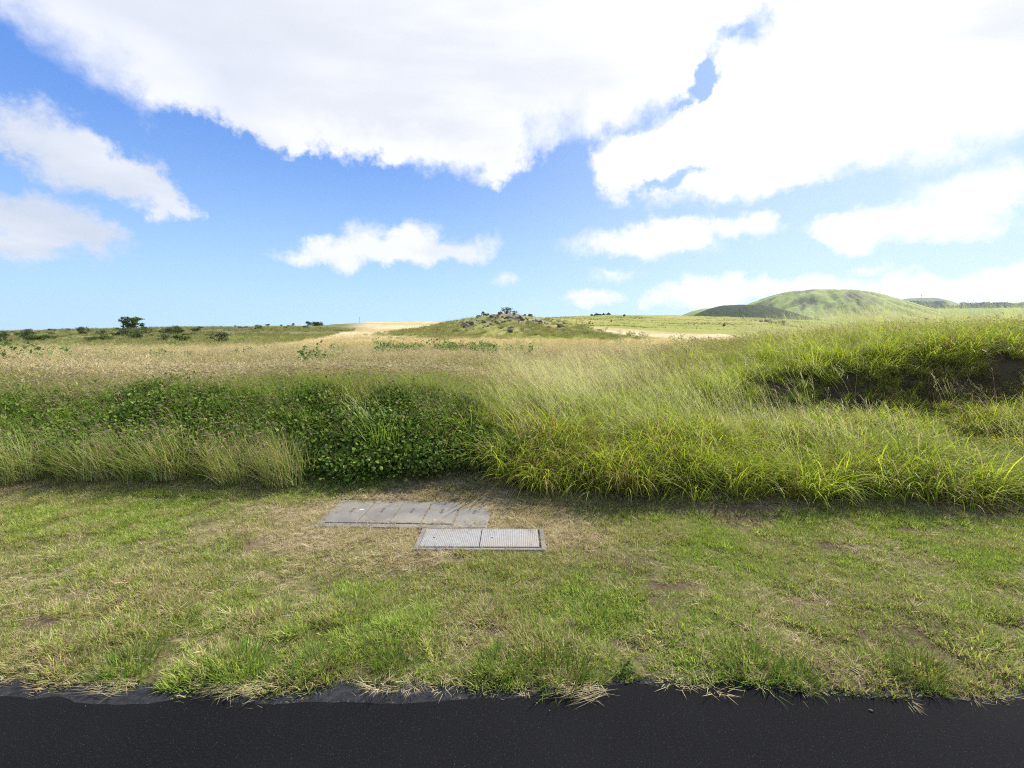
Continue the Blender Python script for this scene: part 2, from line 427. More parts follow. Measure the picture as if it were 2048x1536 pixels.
    p = m.node('ShaderNodeBsdfPrincipled', {'Base Color': cc, 'Roughness': .95, 'Specular IOR Level': .1, 'Normal': b2.outputs[0]})
    m.out(p.outputs[0])
    me = mesh_np('ground', V, F, [m.id], True, {'cover': ('FLOAT_COLOR', col)})
    tag(obj('ground', me), 'grassy earth verge, bank and rolling dry fields', None, None, 'structure')

BARE = [(-2.45, 3.52, .34, .07), (-2.75, 2.62, .22, .12), (-1.28, 2.42, .22, .11), (1.1, 3.0, .3, .12), (1.62, 2.2, .22, .10),
        (-.2, 2.55, .22, .06), (.55, 2.42, .25, .07), (-3.3, 2.5, .2, .08), (2.6, 3.6, .5, .1), (3.4, 3.9, .6, .1), (-.9, 4.95, .5, .10),
        (.2, 4.75, .7, .10), (-3.6, 4.7, .5, .07), (2.2, 4.35, 1.2, .09), (-1.95, 3.65, .35, .12), (3.0, 2.6, .3, .07), (-.5, 3.42, .6, .06),
        (4.6, 4.2, 1.2, .07), (.0, 2.3, .12, .06), (-5.0, 4.3, .8, .12), (1.9, 2.85, .35, .06)]
def bare_w(x, y):
    w = 0*x
    for bx, by, rx, ry in BARE:
        rx *= .7; ry *= .75
        r = np.hypot((x-bx)/rx, (y-by)/ry)+(fbm(x, y, 6, 3, bx)-.5)*1.3
        w = np.maximum(w, 1-sstep(.6, 1.25, r))
    return w
def straw_w(x, y):
    """cut straw lying round the concrete covers, at the foot of the bank, along the road and in patches"""
    n = (fbm(x, y, 1.6, 4, 12)-.5)
    r = np.hypot((x+.85)/1.9, (y-4.15)/.95)+n*.8
    w = 1-sstep(.55, 1.1, r)
    r = np.hypot((x+1.1)/.75, (y-3.72)/.28)+n*.5
    w = np.maximum(w, 1-sstep(.6, 1.1, r))
    w = np.maximum(w, .55*sstep(-.4, -.1, y-veg_front(x))*(1-sstep(0, .2, y-veg_front(x))))
    w = np.maximum(w, .30*sstep(.50, .66, fbm(x, y, 1.9, 4, 31)))
    w = np.maximum(w, 1.0*(1-sstep(.0, .045, y-road_edge(x)))*(.10+.55*sstep(.48, .66, fbm(x, y, 2.8, 3, 41))))
    return w*(y < veg_front(x)+.3)
def slab_in(x, y):
    a = np.minimum(np.minimum(x+1.70, -.19-x), np.minimum((y-3.96)*1.0, 4.58-y)); b = np.minimum(np.minimum(x+.77, .255-x), np.minimum(y-3.53, 3.93-y))
    return np.maximum(np.where(a < 0, -1, a), np.where(b < 0, -1, b+.03))+.05*(fbm(x, y, 5, 3, 33)-.5)*2
def slab_mask(x, y):
    a = (x > -1.70) & (x < -.19) & (y > 3.99-.03) & (y < 4.58)
    a &= ~((x < -1.2) & (y < 4.0+(-1.2-x)*-.02+.04*np.sin(x*9)+.03))
    b = (x > -.77) & (x < .255) & (y > 3.53) & (y < 3.93)
    return a | b

# ------------------------------------------------------------------ road
def build_road():
    m = NT('asphalt'); v = m.node('ShaderNodeTexCoord').outputs['Object']
    vo = m.node('ShaderNodeTexVoronoi', {'Vector': v, 'Scale': 330.0}); fine = m.noise(v, 320, 4, .6)
    big = m.noise(v, .8, 5, .6)
    base = m.mix(m.ss(.3, .7, big), (.0055, .0055, .0066), (.0090, .0090, .0106))
    rr = m.node('ShaderNodeSeparateColor', {'Color': vo.outputs['Color']}).outputs[0]
    agg = m.math('MULTIPLY', m.ss(.975, .995, rr), m.ss(.55, .2, vo.outputs['Distance']))
    c = m.mix(m.math('MULTIPLY', agg, .85), base, (.13, .125, .115))
    c = m.mix(m.math('MULTIPLY', m.ss(.4, .75, m.noise(v, 120, 3, .5)), .5), c, (.019, .019, .023))
    h = m.math('ADD', m.math('MULTIPLY', vo.outputs['Distance'], -1.0), m.math('MULTIPLY', fine, .4))
    b = m.node('ShaderNodeBump', {'Height': h, 'Strength': .7, 'Distance': .004})
    p = m.node('ShaderNodeBsdfPrincipled', {'Base Color': c, 'Roughness': .9, 'Specular IOR Level': .10, 'Normal': b.outputs[0]}); m.out(p.outputs[0])
    xs = np.concatenate([np.arange(-60, -7, 1.0), np.arange(-7, 7, .012), np.arange(7, 60.1, 1.0)])
    n = len(xs); ye = asphalt_edge(xs)+.004*(fbm(xs, xs*0, 22, 2, 3)-.5)*2
    rows = [(-5.2+0*xs, 0*xs-.0), (ye-.03, 0*xs), (ye-.004, 0*xs-.0015), (ye+.002, 0*xs-.010)]
    V = np.concatenate([np.stack([xs, yy, zz], 1) for yy, zz in rows])
    i = np.arange(n-1)
    F = np.concatenate([np.stack([k*n+i, k*n+i+1, (k+1)*n+i+1, (k+1)*n+i], 1) for k in range(len(rows)-1)])
    tag(obj('road', mesh_np('road', V, F, [m.id], False)), 'fresh black asphalt road', None, None, 'structure')
    m2 = flat_mat('old_asphalt', (.020, .021, .025), (.040, .041, .046), 30, .95, 1.0, .05, coord='Object', bscale=160, dist=.003)
    V = np.concatenate([np.stack([xs, 0*xs+1.8, 0*xs-.0085], 1), np.stack([xs, 0*xs+2.33, 0*xs-.0085], 1)])
    F = np.stack([i, i+1, n+i+1, n+i], 1)
    tag(obj('old_pavement', mesh_np('old_pavement', V, F, [m2], False)), 'strip of older grey asphalt showing at the road edge', None, None, 'structure')

build_ground(); build_road()

# ------------------------------------------------------------------ materials for plants
G_lawn = grass_mat('lawn_blade', [(.12, .20, .040), (.24, .35, .064), (.39, .475, .095), (.55, .58, .17)], [(.46, .38, .20), (.56, .47, .27), (.30, .19, .11)], .38)
G_tall = grass_mat('tall_blade', [(.17, .26, .026), (.31, .41, .038), (.45, .53, .055), (.57, .59, .09)], [(.48, .40, .18), (.36, .26, .12), (.24, .15, .07)], .42, spec=.12, rough=.45)
G_panicle = grass_mat('panicle', [(.50, .56, .24), (.60, .62, .31)], [(.66, .60, .38), (.54, .47, .34)], .45)
G_bank = grass_mat('bank_blade', [(.16, .27, .045), (.25, .37, .065), (.38, .46, .10)], [(.58, .50, .25), (.42, .30, .14), (.64, .58, .34)], .42)
G_head = grass_mat('seed_head', [(.34, .27, .19), (.42, .35, .25), (.27, .20, .16)], [(.48, .39, .28), (.38, .28, .20)], .25)
G_field = grass_mat('field_blade', [(.30, .38, .09), (.40, .44, .14)], [(.72, .61, .33), (.66, .56, .30), (.78, .69, .41), (.52, .43, .24)], .4)
G_gold = grass_mat('gold_blade', [(.34, .38, .11), (.42, .44, .15)], [(.72, .58, .33), (.66, .52, .30), (.76, .63, .38), (.56, .44, .26)], .4)
G_fhead = grass_mat('field_head', [(.50, .44, .25), (.38, .32, .19)], [(.72, .63, .39), (.46, .39, .24), (.76, .68, .43)], .35)
G_straw = grass_mat('straw', [(.50, .42, .24), (.58, .50, .31), (.38, .29, .16)], [(.46, .38, .22), (.30, .22, .13)], .2)
G_vine = grass_mat('vine_leaf', [(.055, .12, .018), (.11, .20, .028), (.21, .30, .045), (.08, .14, .026), (.16, .21, .04)], [(.30, .34, .07), (.26, .20, .08)], .3, spec=.12, rough=.5)
G_stem = grass_mat('vine_stem', [(.12, .09, .05), (.09, .10, .04)], [(.18, .13, .08)], .05)
G_weed = grass_mat('weed_leaf', [(.13, .21, .065), (.19, .28, .10), (.11, .18, .055)], [(.26, .28, .11)], .3)
G_herb = grass_mat('herb_blade', [(.20, .24, .08), (.26, .29, .10), (.15, .20, .06)], [(.42, .36, .18), (.34, .30, .15)], .35)
G_shrub = grass_mat('shrub_leaf', [(.05, .09, .025), (.085, .13, .035), (.12, .16, .05)], [(.18, .17, .07)], .3)
G_shrub2 = grass_mat('grey_shrub_leaf', [(.10, .14, .06), (.14, .18, .08), (.17, .19, .09)], [(.20, .18, .10)], .25)
G_yellow = grass_mat('yellow_petal', [(.80, .62, .02), (.85, .70, .04)], [(.75, .50, .02)], .2)
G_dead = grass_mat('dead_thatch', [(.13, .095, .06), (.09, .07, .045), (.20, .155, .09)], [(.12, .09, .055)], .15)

# ------------------------------------------------------------------ prototypes
def P_lawn(k):
    a = blades(46, (.016, .044), (.0026, .0048), .05, (.3, 1.45), (.0, 1.0), 3)
    b = blades(7, (.03, .07), (.002, .003), .05, (.7, 1.4), (0, .5), 3, rnd=rng.uniform(0, .2, 7))
    return proto('lawn_tuft', [(*a[:4], 0), (*b[:4], 0)], [G_lawn])
def P_straw(k, L=(.025, .075)):
    a = blades(18, L, (.0014, .0028), .055, (1.15, 1.62), (-.2, .3), 3)
    v = a[0].copy(); v[:, 2] += rng.uniform(0, .022)+.012
    return proto('straw_bits', [(v, *a[1:4], 0)], [G_straw])
def P_tall(k):
    a = blades(78, (.26, .62), (.005, .0115), .13, (.05, .75), (1.0, 2.7), 6)
    b = blades(22, (.18, .34), (.005, .010), .15, (.6, 1.3), (.5, 1.6), 5, rnd=rng.uniform(0, .3, 22))
    return proto('tall_clump', [(*a[:4], 0), (*b[:4], 0)], [G_tall])
def panicle_parts(n, L, az=(math.pi, .35), lean=(.25, .75), spread=.12, br=9):
    s = blades(n, L, (.0018, .0030), spread, lean, (.1, .6), 5, az=az, wprof=lambda s: 1-.5*s)
    # airy side branches along the last third
    X = s[0].reshape(n, 6, 2, 3).mean(2); out = [(*s[:4], 0)]
    bases = []; 
    for q in range(br):
        f = 3.2+1.8*q/br; i = int(f); a = f-i
        bases.append(X[:, i]*(1-a)+X[:, min(i+1, 5)]*a)
    bs = np.concatenate(bases)
    b = blades(len(bs), (.05, .13), (.0016, .0028), 0, (.5, 1.2), (.0, .8), 3, az=(az[0], 1.0), base=bs, wprof=lambda s: 1+0*s)
    out.append((*b[:4], 0)); return out
def P_panicle(k): return proto('panicle_stems', panicle_parts(9, (.55, 1.0)), [G_panicle])
def P_panicle_up(k): return proto('panicle_stems', panicle_parts(7, (.7, 1.15), lean=(.05, .4), az=(math.pi, .8)), [G_panicle])
def P_bank(k, hd=6, n=66, L=(.22, .55), W=(.003, .006)):
    a = blades(n, L, W, .11, (.05, .7), (.3, 1.3), 5)
    s = blades(hd, (.38, .62), (.0018, .003), .09, (.15, .6), (.2, .9), 5, az=(math.pi, .7), wprof=lambda s: 1-.4*s)
    return proto('bank_clump', [(*a[:4], 0), (*s[:4], 0)]+heads(s[4], s[5], (.04, .08), (.006, .011), 1), [G_bank, G_head])
def P_field(k):
    a = blades(34, (.2, .38), (.0035, .007), .14, (.05, .8), (.2, 1.1), 4)
    s = blades(15, (.30, .46), (.0025, .004), .14, (.1, .7), (.1, .8), 4, az=(math.pi*.95, .8), wprof=lambda s: 1-.4*s)
    return proto('field_clump', [(*a[:4], 0), (*s[:4], 0)]+heads(s[4], s[5], (.05, .09), (.010, .016), 1), [G_field, G_fhead])
def P_vine(k):
    n = 40; c = np.stack([rng.normal(0, .085, n), rng.normal(0, .085, n), rng.uniform(-.04, .10, n)], 1)
    nr = rng.normal(0, .75, (n, 3))+np.array([0, 0, 1.0]); nr /= np.linalg.norm(nr, axis=1)[:, None]
    l = leaf_mesh(c, nr, rng.uniform(.015, .036, n), rng.normal(0, 1, (n, 3)))
    st = blades(5, (.10, .22), (.0025, .004), .06, (.8, 1.7), (-.3, .6), 4, wprof=lambda s: 1+0*s)
    return proto('vine_sprig', [(*l, 0), (*st[:4], 1)], [G_vine, G_stem])
def P_dead(k):
    a = blades(60, (.06, .22), (.002, .0045), .14, (.4, 2.2), (.0, 1.3), 4)
    return proto('dead_thatch', [(*a[:4], 0)], [G_dead])
def P_flower(k):
    s = blades(16, (.22, .36), (.002, .003), .12, (.0, .5), (0, .3), 4, wprof=lambda s: 1+0*s)
    n = 26; i = rng.integers(0, 16, n)
    c = s[4][i]+rng.normal(0, .02, (n, 3)); nr = rng.normal(0, .4, (n, 3))+np.array([0, -.3, 1.0]); nr /= np.linalg.norm(nr, axis=1)[:, None]
    f = leaf_mesh(c, nr, rng.uniform(.010, .016, n), rng.normal(0, 1, (n, 3)))
    m = 60; c2 = np.stack([rng.normal(0, .09, m), rng.normal(0, .09, m), rng.uniform(.03, .28, m)], 1); nr = rng.normal(0, .6, (m, 3))+np.array([0, 0, 1.0]); nr /= np.linalg.norm(nr, axis=1)[:, None]
    l = leaf_mesh(c2, nr, rng.uniform(.02, .035, m), rng.normal(0, 1, (m, 3)))
    return proto('flower_stems', [(*s[:4], 0), (*l, 0), (*f, 1)], [G_weed, G_yellow])
NV = 6
lawnP = [P_lawn(k) for k in range(NV)]; strawP = [P_straw(k) for k in range(NV)]; tallP = [P_tall(k) for k in range(NV)]
panP = [P_panicle(k) for k in range(5)]; panU = [P_panicle_up(k) for k in range(4)]
bankP = [P_bank(k) for k in range(NV)]; fieldP = [P_field(k) for k in range(NV)]; vineP = [P_vine(k) for k in range(8)]
deadP = [P_dead(k) for k in range(4)]; flowP = [P_flower(k) for k in range(3)]

def rots(n, tilt=.15, full=True, a=.6):
    rz = rng.uniform(0, 2*np.pi, n) if full else rng.normal(0, a, n)
    return np.stack([rng.normal(0, tilt, n), rng.normal(0, tilt, n), rz], 1)
def slope_rot(x, y, tilt=.2, amt=1.0):
    """orient copies to the ground normal, keeping a random spin in the prototype variants"""
    e = .08; gx = (height(x+e, y, False)-height(x-e, y, False))/(2*e)*amt; gy = (height(x, y+e, False)-height(x, y-e, False))/(2*e)*amt
    n = len(x)
    # euler XYZ with z = 0: normal ~ (-gx,-gy,1)
    rx = np.arctan(-gy)*-1 + rng.normal(0, tilt, n); ry = np.arctan(-gx) + rng.normal(0, tilt, n)
    return np.stack([rx, ry, rng.normal(0, .05, n)], 1)

# lawn
def do_lawn():
    x, y = pts_rect(172000, -9.5, 9.5, 2.03, 5.3)
    k = in_view(x, y, 2.6) & (y > road_edge(x)-.022) & (y < veg_front(x)+.12) & ~slab_mask(x, y); x, y = x[k], y[k]
    d = .30+.9*sstep(.30, .55, fbm(x, y, 1.8, 4, 60))
    d *= 1-.95*bare_w(x, y); d *= 1-.62*straw_w(x, y)
    d *= .30+.70*sstep(.36, .54, fbm(x, y, 7, 3, 71))
    x, y = keep(x, y, d)
    n = len(x); near = 1-sstep(2.15, 2.9, y)
    s = .35+.70*fbm(x, y, 2.6, 3, 80)+.70*fbm(x, y, 13, 2, 81)+rng.normal(0, .10, n)+(1-sstep(2.2, 3.1, y))*.75*(sstep(.42, .62, fbm(x, y, 4.2, 3, 90))-.35)
    tint = .04+.22*sstep(.45, .62, fbm(x, y, .9, 4, 14))+.42*straw_w(x, y)+.22*sstep(.50, .64, fbm(x, y, 4, 3, 77))
    scatter('lawn_grass', lawnP, put(x, y, -.002), rots(n, .2), np.clip(s, .45, 1.8), rng.integers(0, NV, n), tint, 'short mown green and yellowing lawn grass between road and bank')
    print('lawn', n)
    x, y = pts_rect(69000, -9.5, 9.5, 2.02, 5.35)
    k = in_view(x, y, 2.6) & (y > road_edge(x)-.03) & (y < veg_front(x)+.15) & ~(slab_mask(x, y) & (rng.random(len(x)) > .012+.35*sstep(.08, .0, slab_in(x, y)))); x, y = x[k], y[k]
    x, y = keep(x, y, .02+.75*straw_w(x, y)**1.3)
    n = len(x); P = put(x, y, .0); P[:, 2] = np.where(y < road_edge(x)+.03, np.maximum(P[:, 2], .002), P[:, 2])
    P[:, 2] = np.where(slab_mask(x, y), .045, P[:, 2])
    scatter('straw_litter', strawP, P, rots(n, .10), rng.uniform(.6, 1.25, n), rng.integers(0, NV, n), rng.uniform(0, .5, n), 'pale cut straw lying round the concrete covers and along the road edge', 'straw')
    print('straw', n)
do_lawn()

def vine_zone(x, y):
    n = (fbm(x, y, .9, 4, 50)-.5)
    w = (.35+.65*sstep(-7.2, -5.0, x+n*2.6))*(x > -9)*(1-sstep(-.35, .35, x+n*1.6+(y-5.4)*.25))
    w = w*sstep(4.98, 5.12, y+n*.1-.42*sstep(-2.1, -2.5, x))*(1-sstep(5.95, 6.75, y+n*1.1))
    return w
def do_bank():
    # leafy vines over the middle of the bank
    x, y = pts_rect(26000, -7.5, 1.2, 4.95, 7.2); k = y > veg_front(x)-.05; x, y = x[k], y[k]
    x, y = keep(x, y, (.42+.58*sstep(.36, .52, fbm(x, y, 3.2, 3, 46)))*np.maximum(vine_zone(x, y), .28*(x < -3)*sstep(5.4, 5.7, y)*(1-sstep(6.2, 6.8, y))))
    n = len(x); P = put(x, y, .0); P[:, 2] += rng.uniform(-.02, .07, n)+.10*sstep(.35, .65, fbm(x, y, 2.6, 3, 5))
    P[:, 1] -= .15*sstep(.38, .66, fbm(x, y, 2.0, 3, 6))
    scatter('vine_cover', vineP, P, slope_rot(x, y, .35, .8), rng.uniform(.8, 1.35, n), rng.integers(0, 8, n), rng.uniform(0, .10, n), 'dark green round leaved vine covering the bank behind the concrete covers', 'vine')
    print('vine', n)
    # thin green and brown bank grass with seed heads, west of the vines and through them
    x, y = pts_rect(9000, -13, .6, 5.0, 7.6); k = in_view(x, y, 2.5) & (y > veg_front(x)-.02); x, y = x[k], y[k]
    vz = vine_zone(x, y)
    d = np.clip(1-vz*(.955-.25*sstep(.5, .62, fbm(x, y, 1.4, 3, 45))-.30*sstep(6.25, 6.8, y)), 0, 1)*(.55+.45*sstep(.35, .55, fbm(x, y, 1.2, 3, 51)))
    d = d*np.where(x > -.5, 1-sstep(-.6, -.1, x)*.8, 1)
    d = d*(1-.5*(1-sstep(.35, .55, y-veg_front(x)))*(x > -6.2))
    x, y = keep(x, y, d*.60)
    n = len(x); front = 1-sstep(.25, .6, y-veg_front(x))
    tint = .12+.22*front+.25*sstep(.48, .64, fbm(x, y, .8, 3, 52))+.35*sstep(6.4, 7.6, y)
    s = (.72+.25*fbm(x, y, 1.5, 2, 53)+.15*front)*(1-.2*sstep(6.2, 7.2, y))
    scatter('bank_grass', bankP, put(x, y, -.01), rots(n, .12, False, .5), s, rng.integers(0, NV, n), tint, 'wind-blown green and brown grass with drooping seed heads on the bank')
    print('bank', n)
    # guinea grass in the east
    x, y = pts_rect(16000, -.6, 15, 4.45, 15); k = in_view(x, y, 2.0) & (y > veg_front(x)+.02); x, y = x[k], y[k]
    n0 = fbm(x, y, .8, 4, 54)-.5
    edge = sstep(-.45, .10, x+n0*.9+(y-5.6)*.10)
    fade = 1-sstep(7.2+np.clip(x-2, 0, 6)*1.5, 10+np.clip(x-2, 0, 6)*1.7, y)
    dryp = np.exp(-((np.maximum(np.abs(x-6.0)-.9, 0)/.7)**2+(np.maximum(np.abs(y-5.0)-.4, 0)/.15)**2))        # low seeding patch
    dark = np.exp(-(((x-6.9)/1.9)**2+((y-6.75+(x-6.9)*.14)/.42)**2))
    ditch = np.exp(-(((x-6.2)/1.6)**2+((y-5.75)/.22)**2))
    d = edge*fade*(1-.92*dryp)*(1+.5*dark)*(1-.75*ditch)*(.30+.70*sstep(.36, .52, fbm(x, y, 2.0, 3, 56)))
    x, y = keep(x, y, d*np.where(y < 6, .62, .5)*(1+1.5*(1-sstep(.1, .5, y-veg_front(x)))))
    n = len(x); dark = np.exp(-(((x-6.9)/1.9)**2+((y-6.75)/.45)**2))
    s = .50+.95*fbm(x, y, 1.7, 3, 57)+rng.normal(0, .08, n)
    s *= 1-.25*sstep(5.2, 8, y)
    s *= 1-.42*sstep(1.5, 3.5, x)*sstep(6.15, 6.4, y)*(1-sstep(7.0, 7.25, y))
    tint = .12+.22*sstep(.42, .62, fbm(x, y, .9, 3, 58))+.35*dark+.2*sstep(8, 11, y)
    scatter('tall_grass', tallP, put(x, y, -.02), rots(n, .16), np.clip(s, .36, 1.35), rng.integers(0, NV, n), tint, 'tall bright green arching grass on the bank east of the vines')
    print('tall', n)
    # airy panicles above it
    x, y = pts_rect(9000, -.4, 15, 4.9, 13); k = in_view(x, y, 2.0); x, y = x[k], y[k]
    w = sstep(-.2, .3, x)*np.clip(.15+.95*np.exp(-(((x-1.6)/2.4)**2+((y-6.2)/1.15)**2))+.35*sstep(.45, .6, fbm(x, y, .8, 3, 59)), 0, 1)
    w *= (1-.75*sstep(2.8, 4.5, x)*sstep(5.3, 6, y))*(1-.65*sstep(7.0, 7.6, y)*(x > 2.6))
    x, y = keep(x, y, w*.42*sstep(.35, .8, y-veg_front(x))); n = len(x)
    scatter('grass_panicles', panP, put(x, y, 0), rots(n, .10, False, .3), rng.uniform(.65, 1.0, n), rng.integers(0, 5, n), rng.uniform(0, .8, n), 'feathery pale seed plumes leaning over the tall grass')
    print('pan', n)
    x, y = pts_rect(1000, 5.6, 16, 7.6, 13); k = in_view(x, y, 1.5); x, y = x[k], y[k]; n = len(x)
    scatter('crest_plumes', panU, put(x, y, 0), rots(n, .08, False, .5), rng.uniform(.45, .80, n), rng.integers(0, 4, n), rng.uniform(0, .9, n), 'thin upright seed plumes standing along the crest of the grass bank')
    # dead thatch under the crest and at the foot of clumps
    x, y = pts_rect(14000, -9, 14, 4.5, 8.2); k = in_view(x, y, 1.5); x, y = x[k], y[k]
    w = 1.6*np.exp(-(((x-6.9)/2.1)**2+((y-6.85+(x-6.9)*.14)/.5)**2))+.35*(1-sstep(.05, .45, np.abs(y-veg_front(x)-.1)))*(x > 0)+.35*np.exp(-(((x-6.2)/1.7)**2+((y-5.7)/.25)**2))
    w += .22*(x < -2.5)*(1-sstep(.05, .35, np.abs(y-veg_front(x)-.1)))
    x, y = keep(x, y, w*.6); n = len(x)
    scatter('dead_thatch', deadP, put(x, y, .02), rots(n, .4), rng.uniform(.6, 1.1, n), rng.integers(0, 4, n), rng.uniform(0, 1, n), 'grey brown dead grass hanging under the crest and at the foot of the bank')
    # low seeding patch with pinkish heads
    x, y = pts_rect(2600, 3.2, 9.5, 4.45, 5.75); w = np.exp(-(((x-6.0)/2.0)**2+((y-4.95)/.5)**2)*1.1); x, y = keep(x, y, w*.9)
    k = y > veg_front(x)+.02; x, y = x[k], y[k]; n = len(x)
    scatter('seeding_grass', bankP, put(x, y, -.02), rots(n, .12, False, .5), rng.uniform(.5, .8, n), rng.integers(0, NV, n), rng.uniform(.0, .45, n), 'low patch of green grass with pink tan seed heads near the verge')
    x = rng.normal(5.75, .42, 60); y = rng.normal(5.42, .10, 60)
    scatter('yellow_flowers', flowP, put(x, y, 0), rots(60, .1), rng.uniform(.8, 1.1, 60), rng.integers(0, 3, 60), rng.uniform(0, .2, 60), 'small yellow wild flowers in the hollow behind the seeding grass', 'wildflowers')
do_bank()

def do_field():
    N = 90000
    u = rng.random(N); rad = np.exp(math.log(6.4)+u*(math.log(95)-math.log(6.4)))
    az = np.radians(rng.uniform(-56, 50, N)); x = rad*np.sin(az); y = rad*np.cos(az)
    rt = x/y
    east = sstep(.15, .5, rt+(fbm(x, y, .5, 3, 61)-.5)*.3)*(1-sstep(14, 30, rad))
    d = (1-east*.9)*sstep(6.4, 7.4, y-.12*np.clip(x+2, -3, 3)+(fbm(x, y, 1, 3, 62)-.5)*.8)
    d *= np.where(rad < 9, .55+.45*sstep(7, 9, rad), 1)
    # thin towards far where the ground colour takes over
    d *= 1-.55*sstep(45, 95, rad)
    kh, kr = knoll(x, y)
    x, y = keep(x, y, d*.8); n = len(x); rad = np.hypot(x, y)
    kh, kr = knoll(x, y)
    g = fbm(x, y*1.6, .09, 4, 63); g2 = fbm(x, y, .7, 3, 64)
    green = .10+sstep(.47, .60, g)*.5+.5*(1-sstep(8, 13, rad))*sstep(.4, .55, g2)+.65*(1-sstep(1.2, 1.6, kr))
    rt = x/y
    green += .85*sstep(-4, 6, y-ridge_start(rt))*(rt < -.3)
    green += .7*sstep(.1, .4, rt)*(1-sstep(12, 22, rad))
    s_y = 0
    tint = np.clip(1.0-green, .05, 1.0)
    s = (1.0+rng.normal(0, .12, n))*(1+.0*rad)*np.clip(rad/30, 1, 2.0)*np.interp(rad, [6.5, 12, 20], [.66, .8, 1])
    sh = s.copy()
    q = rng.random(n) > sstep(14, 62, rad+(fbm(x, y, .15, 3, 91)-.5)*20)
    scatter('field_grass', fieldP, put(x, y, -.03)[q], rots(n, .10, False, .6)[q], sh[q], rng.integers(0, NV, n)[q], tint[q], 'dry tan grass with brown seed heads covering the field')
    def P_gold(k):
        a = blades(44, (.2, .38), (.004, .008), .16, (.2, 1.1), (.2, 1.1), 4); return proto('gold_clump', [(*a[:4], 0)], [G_gold])
    gp = [P_gold(k) for k in range(5)]; q = ~q
    scatter('golden_field_grass', gp, put(x, y, -.05)[q], rots(n, .10, False, .6)[q], sh[q]*.8, rng.integers(0, 5, n)[q], tint[q], 'golden dry grass covering the middle distance of the field')
    print('field', n)
do_field()

# ------------------------------------------------------------------ utility covers
concrete = None
def cover_mats():
    m = NT('weathered_concrete'); v = m.node('ShaderNodeTexCoord').outputs['Object']
    n1 = m.noise(v, 5, 8, .65); n2 = m.noise(v, 60, 5, .6); n3 = m.noise(v, 1.6, 4, .5)
    c = m.mix(m.ss(.3, .7, n1), (.16, .148, .133), (.235, .218, .198))
    c = m.mix(m.math('MULTIPLY', m.ss(.5, .7, n2), .5), c, (.17, .155, .14))
    c = m.mix(m.math('MULTIPLY', m.ss(.5, .68, n3), .6), c, (.29, .26, .21))
    c = m.mix(m.math('MULTIPLY', m.ss(.52, .72, m.noise(v, 11, 6, .7)), .55), c, (.13, .115, .10))
    b = m.node('ShaderNodeBump', {'Height': m.noise(v, 140, 4, .6), 'Strength': .35, 'Distance': .003})
    p = m.node('ShaderNodeBsdfPrincipled', {'Base Color': c, 'Roughness': .88, 'Specular IOR Level': .25, 'Normal': b.outputs[0]}); m.out(p.outputs[0])
    conc = m.id
    m = NT('galvanised_tread'); v = m.node('ShaderNodeTexCoord').outputs['Object']
    n1 = m.noise(v, 3.5, 6, .6); n2 = m.noise(v, 25, 5, .6)
    c = m.mix(m.ss(.3, .7, n2), (.35, .35, .36), (.46, .46, .47))
    c = m.mix(m.math('MULTIPLY', m.ss(.42, .62, n1), .6), c, (.43, .36, .30))
    # raised lozenge tread, laid out on the plate
    br = m.node('ShaderNodeSeparateXYZ', {0: v}); s = 2*math.pi/.030
    a_ = m.math('SINE', m.math('MULTIPLY', br.outputs[0], s)); b_ = m.math('SINE', m.math('MULTIPLY', br.outputs[1], s))
    h = m.ss(.35, .8, m.math('MULTIPLY', a_, b_))
    h2 = m.ss(.35, .8, m.math('MULTIPLY', m.math('MULTIPLY', a_, b_), -1))
    hh = m.math('ADD', h, h2)
    c = m.mix(m.math('MULTIPLY', m.math('SUBTRACT', 1.0, hh, clamp=True), .22), c, (.24, .22, .20))
    b = m.node('ShaderNodeBump', {'Height': hh, 'Strength': 1.0, 'Distance': .004})
    p = m.node('ShaderNodeBsdfPrincipled', {'Base Color': c, 'Roughness': .5, 'Metallic': .35, 'Normal': b.outputs[0]}); m.out(p.outputs[0])
    return conc, m.id
conc, tread = cover_mats()
joint = flat_mat('straw_filled_joint', (.12, .09, .06), (.42, .34, .2), 60, .95, .5, .05)
dark_pit = flat_mat('dark_gap', (.02, .018, .015), (.04, .03, .025), 20)
mark = flat_mat('cast_mark_grime', (.13, .12, .105), (.235, .218, .198), 90, .95)
label_white = flat_mat('white_label', (.6, .6, .58), (.7, .7, .68), 20)
rust = flat_mat('rust', (.20, .06, .03), (.28, .10, .05), 30)
def empty(name, loc, rz=0):
    o = bpy.data.objects.new(name, None); COL.objects.link(o); o.location = loc; o.rotation_euler[2] = rz; return o
